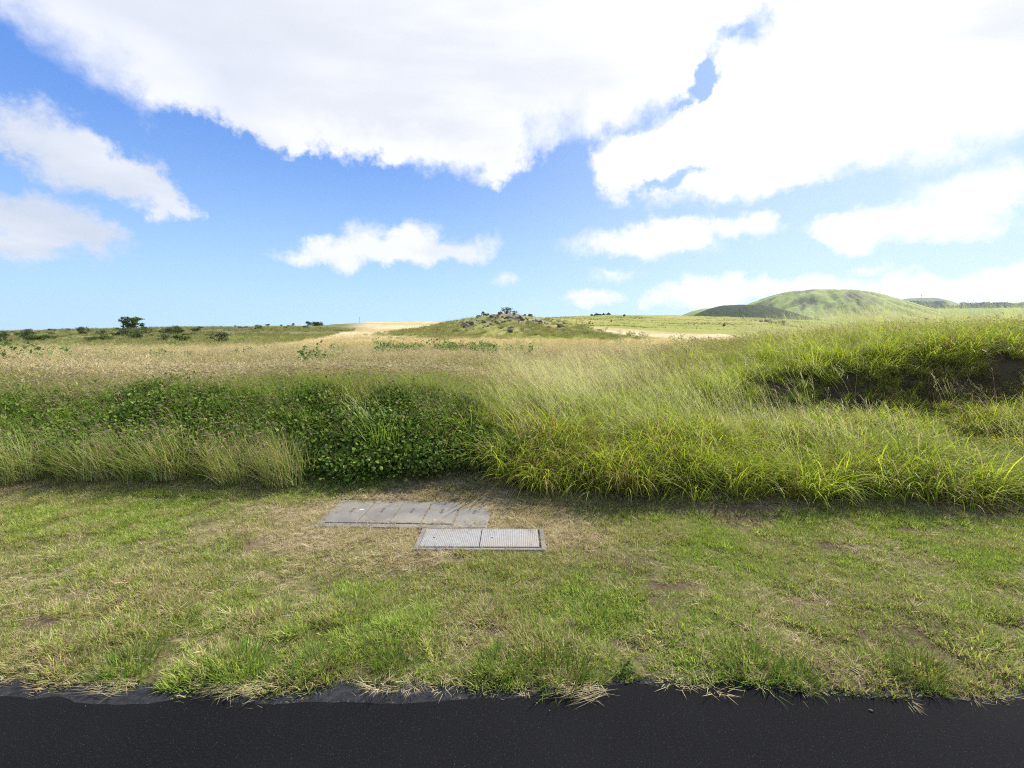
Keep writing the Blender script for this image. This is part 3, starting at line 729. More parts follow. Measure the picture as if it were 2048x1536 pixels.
def irregular_slab(name, x0, x1, y0, y1, z0, z1, mat, parent, chip=.004, n=24, seed=0):
    """a slab with a slightly chipped outline"""
    pts = []
    per = [((x0, y0), (x1, y0)), ((x1, y0), (x1, y1)), ((x1, y1), (x0, y1)), ((x0, y1), (x0, y0))]
    rg = random.Random(seed)
    for (ax, ay), (bx, by) in per:
        nx, ny = (by-ay), -(bx-ax); L = math.hypot(nx, ny); nx /= L; ny /= L
        for k in range(n):
            f = k/n; d = -abs(rg.gauss(0, chip))*(0 if k == 0 else 1)
            pts.append((ax+(bx-ax)*f+nx*d, ay+(by-ay)*f+ny*d))
    b = MB(); N = len(pts); cx, cy = (x0+x1)/2, (y0+y1)/2; bv = .004
    ins = [(x+(cx-x)/max(abs(cx-x)+abs(cy-y), 1e-6)*bv, y+(cy-y)/max(abs(cx-x)+abs(cy-y), 1e-6)*bv) for x, y in pts]
    vs = [(x, y, z0) for x, y in pts]+[(x, y, z1-bv*.8) for x, y in pts]+[(x, y, z1) for x, y in ins]
    fs = [tuple(range(2*N, 3*N))]
    for i in range(N):
        j = (i+1) % N; fs += [(i, j, N+j, N+i), (N+i, N+j, 2*N+j, 2*N+i)]
    b.add(vs, fs); return b.build(name, mat, parent)
def build_vault():
    root = empty('utility_vault', (-.95, 4.28, 0), R(-2.2))
    tag(root, 'long flat concrete vault with five grey covers side by side set in the straw', 'utility vault')
    # rim: one piece, with openings left for the lids; top at z = .028
    b = MB(); zt = .026; X0, X1, Y0, Y1 = -.77, .745, -.335, .315
    lx0, lx1, ly0, ly1 = -.700, .440, -.262, .300
    b.box(X0, lx0, Y0, Y1, -.08, zt, .004); b.box(lx1, X1, Y0, Y1, -.08, zt, .004)
    b.box(lx0, lx1, Y0, ly0, -.08, zt-.0005, .003); b.box(lx0, lx1, ly1, Y1, -.08, zt-.0005, .003)
    b.build('rim', conc, root)
    p = MB(); p.box(lx0, lx1, ly0, ly1, -.085, .019); p.build('joint_fill', joint, root)
    xs = [-.700, -.412, -.125, .155, .436]
    for k in range(4):
        a = irregular_slab('cover', xs[k]+.004, xs[k+1]-.006, ly0+.004, ly1-.004, -.05, .031+[.0, .002, .004, .003][k], conc, root, .002, 24, k)
        emblem(a, (xs[k]+xs[k+1])/2-.0, .03, .032+[.0, .002, .004, .003][k])
    a = irregular_slab('cover', .446, .735, Y0+.015, ly1-.004, .02, .0295, conc, root, .003, 24, 9); emblem(a, .60, .03, .030)
    w = MB(); w.box(-.495, -.455, .04, .058, .032, .0332); w.build('sticker', label_white, root)
def emblem(parent, x, y, z):
    """worn cast oval with a finger slot and illegible raised marks"""
    b = MB(); n = 20
    for r0, r1 in ((.046, .052),):
        vs = []; 
        for k in range(n):
            t = 2*math.pi*k/n
            for r, zz in ((r0, z-.001), (r1, z-.001), (r1-.001, z+.0022), (r0+.001, z+.0022)):
                vs.append((x+r*.42*math.cos(t), y+r*math.sin(t), zz))
        fs = []
        for k in range(n):
            a = 4*k; c = 4*((k+1) % n)
            fs += [(a+1, c+1, c+2, a+2), (a+2, c+2, c+3, a+3), (a+3, c+3, c, a)]
        b.add(vs, fs, 0)
    rg = random.Random(int(x*1000))
    for i in range(6):
        yy = y-.032+i*.0125; w = rg.uniform(.004, .012)
        b.box(x-w, x+w*.8, yy, yy+.006, z-.001, z+.0018, 0, 1)
    b.build('cast_mark', [conc, mark], parent)
build_vault()
def build_handhole():
    root = empty('electrical_handhole', (-.255, 3.716, 0), R(-.4))
    tag(root, 'metal handhole with two pale diamond tread plates in a concrete frame', 'handhole')
    b = MB(); X0, X1, Y0, Y1 = -.515, .520, -.200, .200; t = .030; zt = .030
    lx0, lx1, ly0, ly1 = -.478, .486, -.168, .178
    b.box(X0, lx0, Y0, Y1, -.08, zt, .003); b.box(lx1, X1, Y0, Y1, -.08, zt, .003)
    b.box(lx0, lx1, Y0, ly0, -.08, zt-.0005, .003); b.box(lx0, lx1, ly1, Y1, -.08, zt-.0005, .003)
    b.build('frame', conc, root)
    p = MB(); p.box(lx0, lx1, ly0, ly1, -.085, -.055); p.build('pit', dark_pit, root)
    for x0, x1 in ((lx0+.006, -.005), (.001, lx1-.016)):
        a = MB(); a.box(x0, x1, ly0+.008, ly1-.006, .012, .036, .0025); pl = a.build('plate', tread, root)
        h = MB(); h.tube([(x0+.09, .0, .0355), (x0+.09, 0, .0368)], .008, 10); h.build('lift_hole', dark_pit, pl)
build_handhole()
# ------------------------------------------------------------------ rocks, shrubs, trees
rockm = flat_mat('lava_rock', (.055, .047, .043), (.19, .155, .13), 1.2, .9, .9, .2, bscale=9, dist=.08)
palerock = flat_mat('grey_rock', (.20, .17, .15), (.34, .30, .27), 1.5, .9, .8, .2, bscale=12, dist=.05)
def rock_mesh(seed, mat):
    import bmesh
    bm = bmesh.new(); bmesh.ops.create_icosphere(bm, subdivisions=3, radius=.5); rg = np.random.default_rng(seed)
    planes = [(v/np.linalg.norm(v), rg.uniform(.28, .46)) for v in rg.normal(0, 1, (14, 3))]
    for v in bm.verts:
        p = np.array(v.co)
        for nrm, d in planes:
            s = p @ nrm
            if s > d: p = p-nrm*(s-d)
        p = p*(1+.08*(rg.random()-.5)); v.co = p
    bm.verts.ensure_lookup_table(); me = bpy.data.meshes.new('rock'); bm.to_mesh(me); bm.free(); me.materials.append(mat); return me
rockD = [rock_mesh(k, rockm) for k in range(6)]; rockP = [rock_mesh(20+k, palerock) for k in range(4)]
def place_rock(me, x, y, s, label, group=None, sq=(1, 1, .7), name='rock', up=.1):
    o = obj(name, me); z = float(height(np.array([x]), np.array([y]))[0])
    o.location = (x, y, z+s*up); o.scale = (s*sq[0], s*sq[1], s*sq[2]); o.rotation_euler = (rng.uniform(-.3, .3), rng.uniform(-.3, .3), rng.uniform(0, 6.28))
    return tag(o, label, 'rock', group)
# knoll boulders (100 m off)
for (x, y, s, sq, lab) in [(-7.4, 83, 1.15, (1.3, 1, .85), 'large black boulder in the rock cluster on the front of the knoll'),
                           (-8.6, 84.5, .75, (1.2, 1, .7), 'black boulder just above the largest one on the knoll'),
                           (-7.9, 80.5, .55, (.8, 1, 1.0), 'small black boulder lowest in the knoll rock cluster'),
                           (-4.9, 84, .55, (1.2, 1, .8), 'dark boulder east of the large black one on the knoll'),
                           (-10.6, 83.5, .5, (1.1, 1, .7), 'dark boulder half hidden in grass at the west side of the knoll')]:
    place_rock(rockD[int(x*7) % 6], x, y, s*1.5, lab, None, sq)
for k in range(230):
    a = rng.uniform(0, 6.28); r = abs(rng.normal(0, .62)); x = KX+2.0+r*15*math.cos(a); y = KY-12+r*15*math.sin(a)
    me = rockD[k % 6] if k % 3 else rockP[k % 4]
    place_rock(me, x, y, float(np.clip(rng.lognormal(-.85, .45), .25, 1.1)), 'weathered lava rock lying on the slope of the knoll', 'rocks scattered over the knoll', (1.2, 1, .65), up=.2)
# lava outcrops on the pasture, east
for k in range(70):
    if k < 50: t = rng.normal(.545, .028); d = rng.normal(300, 9)-(t-.545)*900
    elif k < 56: t = rng.normal(.47, .015); d = rng.normal(420, 10)
    else: t = rng.normal(.43, .03); d = rng.normal(262, 12)
    d = max(d, 215)
    place_rock(rockD[k % 6], t*d, d, float(np.clip(rng.lognormal(.35 if k < 50 else -.35, .5), .35, 3.2)), 'jagged black lava rock in the outcrop on the eastern pasture', 'lava outcrop rocks on the pasture', (1.5, 1, .5), up=.2)
for (t, d, s, lab) in [(.162, 235, 1.0, 'black boulder on the pasture just beyond the fence brace, lower one'), (.163, 262, .8, 'black boulder on the pasture, upper of two near the fence brace'),
                       (.207, 270, 1.4, 'lone black boulder midway up the green pasture'), (.234, 385, 2.2, 'black boulder near the skyline of the pasture hill'), (.168, 237, .8, 'small black boulder touching its larger neighbour near the fence brace')]:
    place_rock(rockD[2], t*d, d, s, lab, None, (1.4, 1, .8), up=.3)
place_rock(rockP[1], -2.02, 5.12, .10, 'small grey purple stone at the foot of the vine bank', None, (1.2, 1, .8))
o = obj('pebble', rockP[2]); o.location = (1.62, 1.972, .004); o.scale = (.022, .012, .010); o.rotation_euler[2] = 2.5; tag(o, 'tiny white pebble on the black asphalt', 'pebble')
o = obj('pebble', rockP[0]); o.location = (-.245, 2.045, .0); o.scale = (.018, .016, .012); tag(o, 'pale pebble on the grey strip at the asphalt edge', 'pebble')

bark = flat_mat('bark', (.09, .07, .05), (.17, .14, .11), 6, .9, .8, .1, bscale=20, dist=.03)
def crown_mesh(name, blobs, per, leaf, mat, seed):
    """leaf sized faces gathered in many small uneven clusters; blobs: (x,y,z,rx,ry,rz)"""
    rg = np.random.default_rng(seed); C = []; Nn = []
    for (bx, by, bz, rx, ry, rz) in blobs:
        sub = rg.normal(0, 1, (max(4, per//14), 3)); sub /= np.linalg.norm(sub, axis=1)[:, None]; sub *= rg.uniform(.45, 1.0, (len(sub), 1))
        for s_ in sub:
            m = 14; d = rg.normal(0, .27, (m, 3)); q = s_+d
            C.append(np.stack([bx+q[:, 0]*rx, by+q[:, 1]*ry, bz+q[:, 2]*rz], 1)); nn = q+rg.normal(0, .7, (m, 3))+np.array([0, 0, .5]); Nn.append(nn)
    C = np.concatenate(C); Nn = np.concatenate(Nn); Nn /= np.linalg.norm(Nn, axis=1)[:, None]
    C[:, 2] = np.maximum(C[:, 2], .02)
    V, F, r, t = leaf_mesh(C, Nn, rg.uniform(leaf*.7, leaf*1.4, len(C)), rg.normal(0, 1, (len(C), 3)))
    return mesh_np(name, V, F, [mat], False, {'rnd': ('FLOAT', r), 'along': ('FLOAT', t)})
def woody(name, blobs, per, leaf, mat, seed, trunk_r, trunk_n=1, part='trunk'):
    root = empty(name, (0, 0, 0)); rg = random.Random(seed); b = MB()
    for (bx, by, bz, rx, ry, rz) in blobs:
        x0, y0 = rg.uniform(-.1, .1)*trunk_n, rg.uniform(-.1, .1)*trunk_n
        mid = (bx*.4+rg.uniform(-.1, .1), by*.4, bz*.5)
        b.tube([(x0, y0, -.2), mid, (bx*.8, by*.8, bz*.85), (bx, by, bz+rz*.4)], [trunk_r, trunk_r*.7, trunk_r*.4, trunk_r*.15], 6)
    b.build(part, bark, root, True)
    obj('crown' if part == 'trunk' else 'foliage', crown_mesh('crown', blobs, per, leaf, mat, seed), root)
    return root
def copy_tree(o):
    c = o.copy(); COL.objects.link(c)
    for ch in list(o.children):
        d = ch.copy(); COL.objects.link(d); d.parent = c
    return c
def seat(o, x, y, s=1.0, rz=0.0, dz=0.0):
    o.location = (x, y, float(height(np.array([x]), np.array([y]))[0])+dz); o.scale = (s, s, s); o.rotation_euler[2] = rz; return o
def blobset(n, rx, ry, z0, z1, r, seed):
    g = random.Random(seed); out = []
    for k in range(n):
        a = g.uniform(0, 6.28); q = math.sqrt(g.random()); out.append((q*rx*math.cos(a), q*ry*math.sin(a), g.uniform(z0, z1), r*g.uniform(.7, 1.3), r*g.uniform(.7, 1.3), r*g.uniform(.5, .9)))
    return out
# lone tree on the western ridge
t = woody('tree', blobset(40, 2.3, 1.6, .5, 2.6, .52, 3), 110, .17, G_shrub, 5, .10, 3)
tag(t, 'lone dark rounded tree on the western skyline ridge', 'tree'); seat(t, -.793*112, 112, 1.0)
t = woody('shrub', blobset(20, 1.7, 1.2, .3, .9, .5, 8), 84, .12, G_shrub, 6, .05, 3, 'stems')
tag(t, 'wide low dark green bush on the skyline at the edge of the tan field', 'shrub'); seat(t, -.413*160, 160, 1.5); wide = t
t = woody('shrub', blobset(10, .9, .7, .25, .8, .38, 9), 70, .10, G_shrub, 7, .04, 2, 'stems')
tag(t, 'dark round bush standing below the western ridge line', 'shrub'); seat(t, -.66*96, 96, 1.0); rnd_bush = t
t = woody('shrub', blobset(14, 1.0, .8, .4, 1.2, .40, 11), 84, .09, G_shrub2, 8, .04, 2, 'stems')
tag(t, 'grey green bush on the top of the rocky knoll', 'shrub'); seat(t, -1.2, 97, .95); kb = t
for (x, y, s, lab) in [(-5.6, 95, .55, 'low bush west of the knoll summit'), (3.6, 96, .5, 'small dark bush east of the knoll summit'), (8.6, 104, .75, 'dark green bush low on the east shoulder of the knoll'), (.6, 97, .5, 'small bush beside the knoll summit bush')]:
    c = copy_tree(rnd_bush if x > 2 else kb); tag(c, lab, 'shrub'); seat(c, x, y, s, rng.uniform(0, 6))
# branching scrub seen against the sky
for (tt, d, s, lab) in [(-.965, 112, .8, 'spreading thin bush against the sky at the western end of the ridge'), (-.93, 112, .6, 'low spreading bush beside the thin skyline bush'), (-.768, 112, .5, 'small bush at the foot of the lone tree'), (-.825, 111, .6, 'pale low bush on the west side of the lone tree')]:
    c = copy_tree(rnd_bush); tag(c, lab, 'shrub'); seat(c, tt*d, d, s, rng.uniform(0, 6), .15)
for k in range(85):
    tt = rng.uniform(-1.18, -.42); d = rng.uniform(62, 112) if k < 100 else rng.uniform(102, 116)
    if tt > -.6: d = rng.uniform(105, 150)
    c = copy_tree(rnd_bush if k % 3 else kb); tag(c, 'low dark green shrub in the scrub on the western ridge', 'shrub', 'scrub shrubs on the western ridge')
    seat(c, tt*d, d, float(rng.uniform(.55, 1.2)*(.6 if d > 95 else 1)), rng.uniform(0, 6))
# weeds standing in the dry field
def make_weed(seed):
    rg = np.random.default_rng(seed); root = empty('weed', (0, 0, 0)); n = 90
    s = blades(9, (.35, .6), (.006, .01), .12, (.1, .9), (0, .3), 4, wprof=lambda s: 1-.5*s)
    stem = mesh_np('stem', s[0], s[1], [G_weed], False, {'rnd': ('FLOAT', s[2]), 'along': ('FLOAT', s[3])}); obj('stem', stem, root)
    X = s[0].reshape(9, 5, 2, 3).mean(2); i = rg.integers(0, 9, n); j = rg.integers(1, 5, n)
    C = X[i, j]+rg.normal(0, .045, (n, 3)); nr = rg.normal(0, .6, (n, 3))+np.array([0, 0, .8]); nr /= np.linalg.norm(nr, axis=1)[:, None]
    l = leaf_mesh(C, nr, rg.uniform(.04, .08, n), rg.normal(0, 1, (n, 3)))
    obj('foliage', mesh_np('foliage', l[0], l[1], [G_weed], False, {'rnd': ('FLOAT', l[2]), 'along': ('FLOAT', l[3])}), root)
    return root
W0 = [make_weed(1), make_weed(2), make_weed(3)]
spots = [(-1.05, 12.5, 1.5, 'pale green weed clump at the western end of the dry field'), (-.865, 16, .9, 'wiry pale weed in the western part of the dry field'), (-.735, 16.5, .9, 'pale weed in the dry field below the dark round bush'), (-.68, 17, .7, 'small pale weed next to a larger one in the dry field'),
         (-.40, 13.5, 1.25, 'large pale weed in front of the tan field, tallest of the pair'), (-.43, 12.2, 1.0, 'pale weed lower down the slope than its taller neighbour'), (-.57, 18, .8, 'yellowish weed in the dry field'), (-.36, 26, 1.1, 'solitary round weed in the tan field below the wide skyline bush'),
         (-.05, 19, 1.3, 'green weed in the dry field in line with the knoll boulders'), (-.16, 28, 1.8, 'wide weed in the tan field west of the knoll'), (-.245, 22, .9, 'weed in the dry field above the vine bank')]
for k, (tt, d, s, lab) in enumerate(spots):
    c = W0[k] if k < 3 else copy_tree(W0[k % 3]); tag(c, lab, 'weed'); seat(c, tt*d, d, s, rng.uniform(0, 6), .12)
for k in range(90):
    if k < 34: tt = rng.uniform(-.30, -.02); d = rng.uniform(24, 34)
    elif k < 64: tt = rng.uniform(.15, .42); d = rng.uniform(50, 110)
    else: tt = rng.uniform(-1.05, .1); d = rng.uniform(16, 45)
    c = copy_tree(W0[k % 3]); tag(c, 'small green weed dotted in the tan field', 'weed', 'weeds dotted over the tan field'); seat(c, tt*d, d, float(rng.uniform(.6, 1.1))*(1+d/90), rng.uniform(0, 6), .1)
# green herb belts at the foot of the knoll and of the ridge: uncountable
def do_herbs():
    N = 20000; a = rng.uniform(-1.15, .42, N); d = rng.uniform(42, 135, N); x = a*d; y = d
    kh, kr = knoll(x, y)
    w = sstep(.46, .60, fbm(x, y, .13, 4, 17))*(1-sstep(1.2, 1.7, kr))*sstep(.45, .9, kr)+.20*(1-sstep(.9, 1.5, kr))
    w = w*sstep(.25, .9, kr)
    ri = (a < -.33)*sstep(-3, 5, d-ridge_start(a)+(fbm(x, y, .06, 3, 8)-.5)*20)
    w = np.maximum(w, ri*(.15+.75*sstep(.42, .58, fbm(x, y, .10, 4, 18))))
    x, y = keep(x, y, w); n = len(x)
    def P_herb(k):
        m = 80; c = np.stack([rng.normal(0, .28, m), rng.normal(0, .28, m), np.abs(rng.normal(.22, .14, m))], 1); nr = rng.normal(0, .6, (m, 3))+np.array([0, 0, .8]); nr /= np.linalg.norm(nr, axis=1)[:, None]
        b = blades(90, (.2, .5), (.01, .025), .34, (.1, .9), (.2, 1.0), 3); l = leaf_mesh(c[:16], nr[:16], rng.uniform(.05, .10, 16), rng.normal(0, 1, (16, 3))); return proto('herb', [(*b[:4], 0), (*l, 0)], [G_herb])
    hp = [P_herb(k) for k in range(4)]
    scatter('herb_cover', hp, put(x, y, 0), rots(n, .1), rng.uniform(.6, 1.3, n), rng.integers(0, 4, n), rng.uniform(.1, .9, n), 'pale green low herbs and tufts on the knoll and the western ridge', 'herbs')
    N = 16000; a = rng.uniform(.07, .62, N); d = rng.uniform(212, 430, N); x = a*d; y = d
    w = sstep(.50, .62, fbm(x, y*5, .03, 4, 71))*sstep(8, 20, d-(205-(a-.1)*120)); x, y = keep(x, y, w); n = len(x)
    scatter('pasture_tussocks', hp, put(x, y, -.1), rots(n, .1), rng.uniform(.6, 1.2, n), rng.integers(0, 4, n), rng.uniform(0, .2, n), 'dark little tussocks in contour lines on the pasture hill', 'tussocks')
    print('herbs', n)
do_herbs()

# ------------------------------------------------------------------ single tufts close by
G_tuft = grass_mat('tuft_blade', [(.07, .14, .025), (.12, .22, .035), (.19, .29, .05), (.24, .17, .08)], [(.3, .2, .1)], .35)
G_dryc = grass_mat('dry_clump_blade', [(.28, .40, .10), (.38, .50, .15), (.54, .54, .25), (.34, .26, .12), (.62, .58, .32)], [(.5, .4, .2)], .4)
def tuft(name, label, x, y, n, L, W, spread, lean, bend, mat, s=1.0, seg=5, extra=None, dz=-.01, group=None, cat='grass tuft', az=None):
    a = blades(n, L, W, spread, lean, bend, seg, az=az)
    parts = [(*a[:4], 0)]; mats = [mat]
    if extra == 'plume':
        parts += [(p[0], p[1], p[2], p[3], 1) for p in panicle_parts(16, (.55, .85), lean=(.2, .6), spread=spread)]; mats.append(G_panicle)
    if extra == 'heads':
        s_ = blades(26, (.42, .62), (.0018, .003), spread*.8, (.15, .7), (.2, .8), 5, az=(math.pi, .8), wprof=lambda q: 1-.4*q)
        parts += [(*s_[:4], 0)]+heads(s_[4], s_[5], (.05, .09), (.010, .015), 1); mats.append(G_head)
    V, F, r, t, m = join(parts)
    o = obj(name, mesh_np(name, V, F, mats, False, {'rnd': ('FLOAT', r), 'along': ('FLOAT', t)}, m))
    tag(o, label, cat, group); seat(o, x, y, s, 0, dz); return o
tuft('grass_clump', 'bushy light green grass clump with plumes growing out of the dark vines', -1.50, 5.45, 190, (.28, .62), (.005, .011), .20, (.0, .7), (.2, 1.3), G_bank, 1.0, extra='plume')
tuft('grass_clump', 'thin light green clump low in the vines west of the covers, beside the straw clump', -1.25, 5.30, 60, (.2, .45), (.004, .008), .12, (.1, .9), (.2, 1.2), G_bank, 1.0)
for (x, y, lab, s) in [(-2.45, 5.15, 'pale straw coloured grass clump ending the row of dry clumps beside the vines', 1.0), (-3.05, 5.20, 'arching dry grass clump second from the vines', .95), (-3.75, 5.25, 'dense dry grass clump with brown heads third from the vines', 1.0), (-4.5, 5.25, 'brown dry grass clump fourth from the vines', .95), (-5.4, 5.3, 'dry grass clump with brown heads near the western frame edge', 1.0)]:
    tuft('dry_grass_clump', lab, x, y-.08, 420, (.32, .66), (.003, .0065), .26, (.05, 1.0), (.1, .9), G_dryc, s, extra='heads', cat='grass clump', az=(math.pi*.97, 1.0))
for (x, y, lab) in [(1.45, 4.50, 'bright green spiky tuft at the foot of the tall grass, nearest the covers'), (1.82, 4.50, 'bright green spiky tuft, middle one of three at the foot of the tall grass'), (2.25, 4.46, 'bright green spiky tuft at the foot of the tall grass, third from the covers')]:
    tuft('grass_tuft', lab, x, y, 60, (.14, .30), (.006, .011), .08, (.2, 1.1), (.2, .9), G_tall, .95)
for k, (x, y, s, lab) in enumerate([(-1.36, 2.26, 1.15, 'dark green spiky lawn tuft at the road edge below the vault'), (-1.00, 2.30, 1.0, 'rounded lawn tuft second along the road edge from the vault side'), (-.06, 2.27, 1.0, 'dark green domed tuft on the road edge between two bare patches'), (.24, 2.20, 1.1, 'domed tuft at the road edge beside a small leafy weed'),
                                    (1.22, 2.26, 1.1, 'long green tuft at the road edge next to the red bare soil'), (1.40, 2.19, .9, 'green tuft bordering the bare red soil patch'), (2.02, 2.22, 1.0, 'bright green tuft leaning over the eastern road edge'), (-1.95, 2.28, 1.0, 'lawn tuft with pale tips at the western road edge'), (-.62, 2.30, .9, 'short tuft at the road edge beside the yellow tuft')]):
    tuft('lawn_tuft', lab, x, y-.02, 330, (.07, .155), (.0032, .0056), .10*s, (.15, 1.35), (.0, .7), G_tuft, s, 4)
tuft('yellow_tuft', 'small yellow green tuft beside a reddish bare patch near the road', -.30, 2.36, 80, (.04, .08), (.002, .003), .03, (.1, 1.0), (.1, .5), G_straw, 1.0, 4)
# small leafy weed at the road edge
def leafy():
    n = 60; c = np.stack([rng.normal(0, .035, n), rng.normal(0, .03, n), rng.uniform(.0, .05, n)], 1); nr = rng.normal(0, .5, (n, 3))+np.array([0, 0, .9]); nr /= np.linalg.norm(nr, axis=1)[:, None]
    l = leaf_mesh(c, nr, rng.uniform(.012, .022, n), rng.normal(0, 1, (n, 3)))
    o = obj('leafy_weed', mesh_np('leafy_weed', l[0], l[1], [G_vine], False, {'rnd': ('FLOAT', l[2]), 'along': ('FLOAT', l[3])})); tag(o, 'small dark leafy weed at the road edge', 'weed'); seat(o, .58, 2.20)
leafy()
# straw wisps flung over the asphalt
for (x, y, a, lab) in [(.36, 2.075, .25, 'wisp of bleached straw lying out over the asphalt'), (-1.28, 2.10, .1, 'bleached straw wisp on the asphalt edge under a lawn tuft'), (-1.9, 2.115, -.1, 'thin straw wisp on the asphalt at the western edge')]:
    b = blades(46, (.06, .17), (.0014, .0026), .07, (1.35, 1.58), (-.05, .12), 3, az=(a+math.pi, .5)); v = b[0].copy(); v[:, 2] = np.abs(v[:, 2])*.6+rng.uniform(.003, .02)
    v[:, 0] *= 1.4; v[:, 1] *= .8; c2 = blades(30, (.05, .12), (.0014, .0024), .06, (1.3, 1.58), (-.05, .1), 3, az=(a, .6))
    v2 = c2[0].copy(); v2[:, 2] = np.abs(v2[:, 2])*.6+.004
    V, F, r, t, m = join([(v, *b[1:4], 0), (v2, *c2[1:4], 0)])
    o = obj('straw_wisp', mesh_np('straw_wisp', V, F, [G_straw], False, {'rnd': ('FLOAT', r), 'along': ('FLOAT', t)})); tag(o, lab, 'straw'); o.location = (x, y, .002)

def crumbs():
    x = rng.uniform(-3.2, 3.2, 900); y = asphalt_edge(x)+rng.normal(.005, .016, 900); k = rng.random(900) < .12+.65*(y > asphalt_edge(x)); x, y = x[k], y[k]; n = len(x)
    t = np.array([[1, 0, 0], [-.5, .87, 0], [-.5, -.87, 0], [.1, 0, 1.0]]); f = np.array([[0, 1, 3, 3], [1, 2, 3, 3], [2, 0, 3, 3]])
    sz = rng.uniform(.0018, .0050, n); a = rng.uniform(0, 6.28, n); V = []
    for p in t: V.append(np.stack([x+sz*(p[0]*np.cos(a)-p[1]*np.sin(a)), y+sz*(p[0]*np.sin(a)+p[1]*np.cos(a)), np.where(y < asphalt_edge(x), .0, -.0085)+sz*p[2]*.8], 1))
    V = np.stack(V, 1).reshape(-1, 3); F = np.array([(4*i+q[0], 4*i+q[1], 4*i+q[2]) for i in range(n) for q in f])
    tag(obj('gravel', mesh_np('gravel', V, F, [rockm], False)), 'loose grit and crumbs along the asphalt edge', 'gravel', None, 'stuff')
crumbs()
# ------------------------------------------------------------------ fence on the pasture foot
wood = flat_mat('fence_wood', (.10, .08, .065), (.18, .15, .12), 8)
steel = flat_mat('wire', (.10, .095, .09), (.14, .13, .12), 8)
def hz(x, y): return float(height(np.array([x]), np.array([y]))[0])
def build_fence():
    A = (.134*225, 225); B = (.146*225, 225)
    root = empty('fence_brace', (A[0], A[1], hz(*A))); tag(root, 'wooden fence brace of two posts and a rail where the knoll meets the pasture', 'fence brace')
    for q in (A, B):
        b = MB(); x, y = q[0]-A[0], q[1]-A[1]; b.tube([(x, y, -.4), (x, y, 1.7)], .12, 8); b.build('post', wood, root)
    b = MB(); b.tube([(0, 0, 1.15), (B[0]-A[0], B[1]-A[1], 1.15)], .08, 8); b.build('rail', wood, root)
    root = empty('wire_fence', (B[0], B[1], hz(*B))); tag(root, 'thin wire fence on slim posts along the foot of the green pasture', 'fence')
    pts = []
    for k in range(13):
        f = k/12; t = .146+f*.26; d = 225+f*-18; pts.append((t*d-B[0]+.3, d-B[1]))
    for k, (x, y) in enumerate(pts):
        z = hz(x+B[0], y+B[1])-hz(*B); b = MB(); b.tube([(x, y, z-.3), (x, y, z+1.25)], .05, 6); b.build('post', wood, root)
    b = MB()
    for h in (.4, .75, 1.1): b.tube([(x, y, hz(x+B[0], y+B[1])-hz(*B)+h) for x, y in pts], .008, 4)
    b.build('wire', steel, root)
build_fence()
def pole(name, lab, cat, x, y, h, r):
    root = empty(name, (x, y, hz(x, y))); tag(root, lab, cat); b = MB(); b.tube([(0, 0, -.5), (0, 0, h)], [r, r*.7], 8); b.build('post', wood, root)
    b = MB(); b.tube([(0, 0, h), (0, 0, h+.3)], r*1.8, 8); b.build('cap', steel, root)
pole('marker_post', 'thin dark post against the sky above the tan field', 'post', -.318*300, 300, 3.6, .10)

# ------------------------------------------------------------------ far hills
def hill_mat(name, c1, c2, c3, scale, dark_scale, amt):
    m = NT(name); v = m.node('ShaderNodeTexCoord').outputs['Object']
    st = m.node('ShaderNodeMapping', {'Vector': v, 'Scale': (1, 1, .35)}).outputs[0]
    c = m.mix(m.ss(.35, .65, m.noise(v, scale, 6, .6)), c1, c2)
    sc = m.node('ShaderNodeAttribute', attribute_name='scrub').outputs['Fac']
    f = m.math('MULTIPLY', m.ss(.42, .60, m.noise(st, dark_scale, 7, .7)), sc)
    c = m.mix(m.math('MULTIPLY', f, amt), c, c3)
    b = m.node('ShaderNodeBump', {'Height': m.noise(v, scale*8, 5, .6), 'Strength': .6, 'Distance': 4.0})
    p = m.node('ShaderNodeBsdfPrincipled', {'Base Color': c, 'Roughness': .95, 'Specular IOR Level': .1, 'Normal': b.outputs[0]}); m.out(p.outputs[0]); return m.id
def hill(name, label, cx, cy, rl, rr_, ry, zb, zt, plate, mat, gully=0.0, seed=0, N=150):
    u = np.linspace(-1.25, 1.25, N); U, Vv = np.meshgrid(u, u)
    X = np.where(U < 0, U*rl, U*rr_); Y = Vv*ry
    r = np.hypot(U, Vv); a = np.arctan2(Vv, U)
    rn = r*(1+.10*(fbm(X, Y, 3.0/rl, 3, seed)-.5))
    t = np.clip((rn-plate)/(1-plate), 0, 1)
    h = .55*(1-t**1.6)+.45*(1-sstep(0, 1, t))
    Z = (zt-zb)*np.where(rn < plate, 1, h)
    Z = Z - 25*sstep(1.0, 1.2, rn)
    if gully:
        g = np.abs(fbm(a*6+7, r*1.2, 1.3, 4, seed+3)-.5)*2
        Z = Z - gully*(1-sstep(.0, .28, g))*sstep(plate*.7, plate+.15, rn)*(1-sstep(.8, 1.0, rn))
    Z = Z + (fbm(X, Y, 8/rl, 4, seed+1)-.5)*(zt-zb)*.05
    V = np.stack([X, Y, Z], 2).reshape(-1, 3); i = np.arange(N-1)[:, None]*N+np.arange(N-1)[None, :]
    F = np.stack([i, i+1, i+N+1, i+N], 2).reshape(-1, 4)
    sc = (sstep(-1.0, -.6, U)*(1-sstep(-.05, .3, U))*sstep(.0, .1, -Vv)*(1-sstep(.78, 1.0, r))+.12).ravel()
    o = obj(name, mesh_np(name, V, F, [mat], True, {'scrub': ('FLOAT', sc)})); o.location = (cx, cy, zb); tag(o, label, None, None, 'structure')
gm = hill_mat('green_hillside', (.26, .33, .10), (.34, .38, .15), (.17, .15, .11), .006, .03, .8)
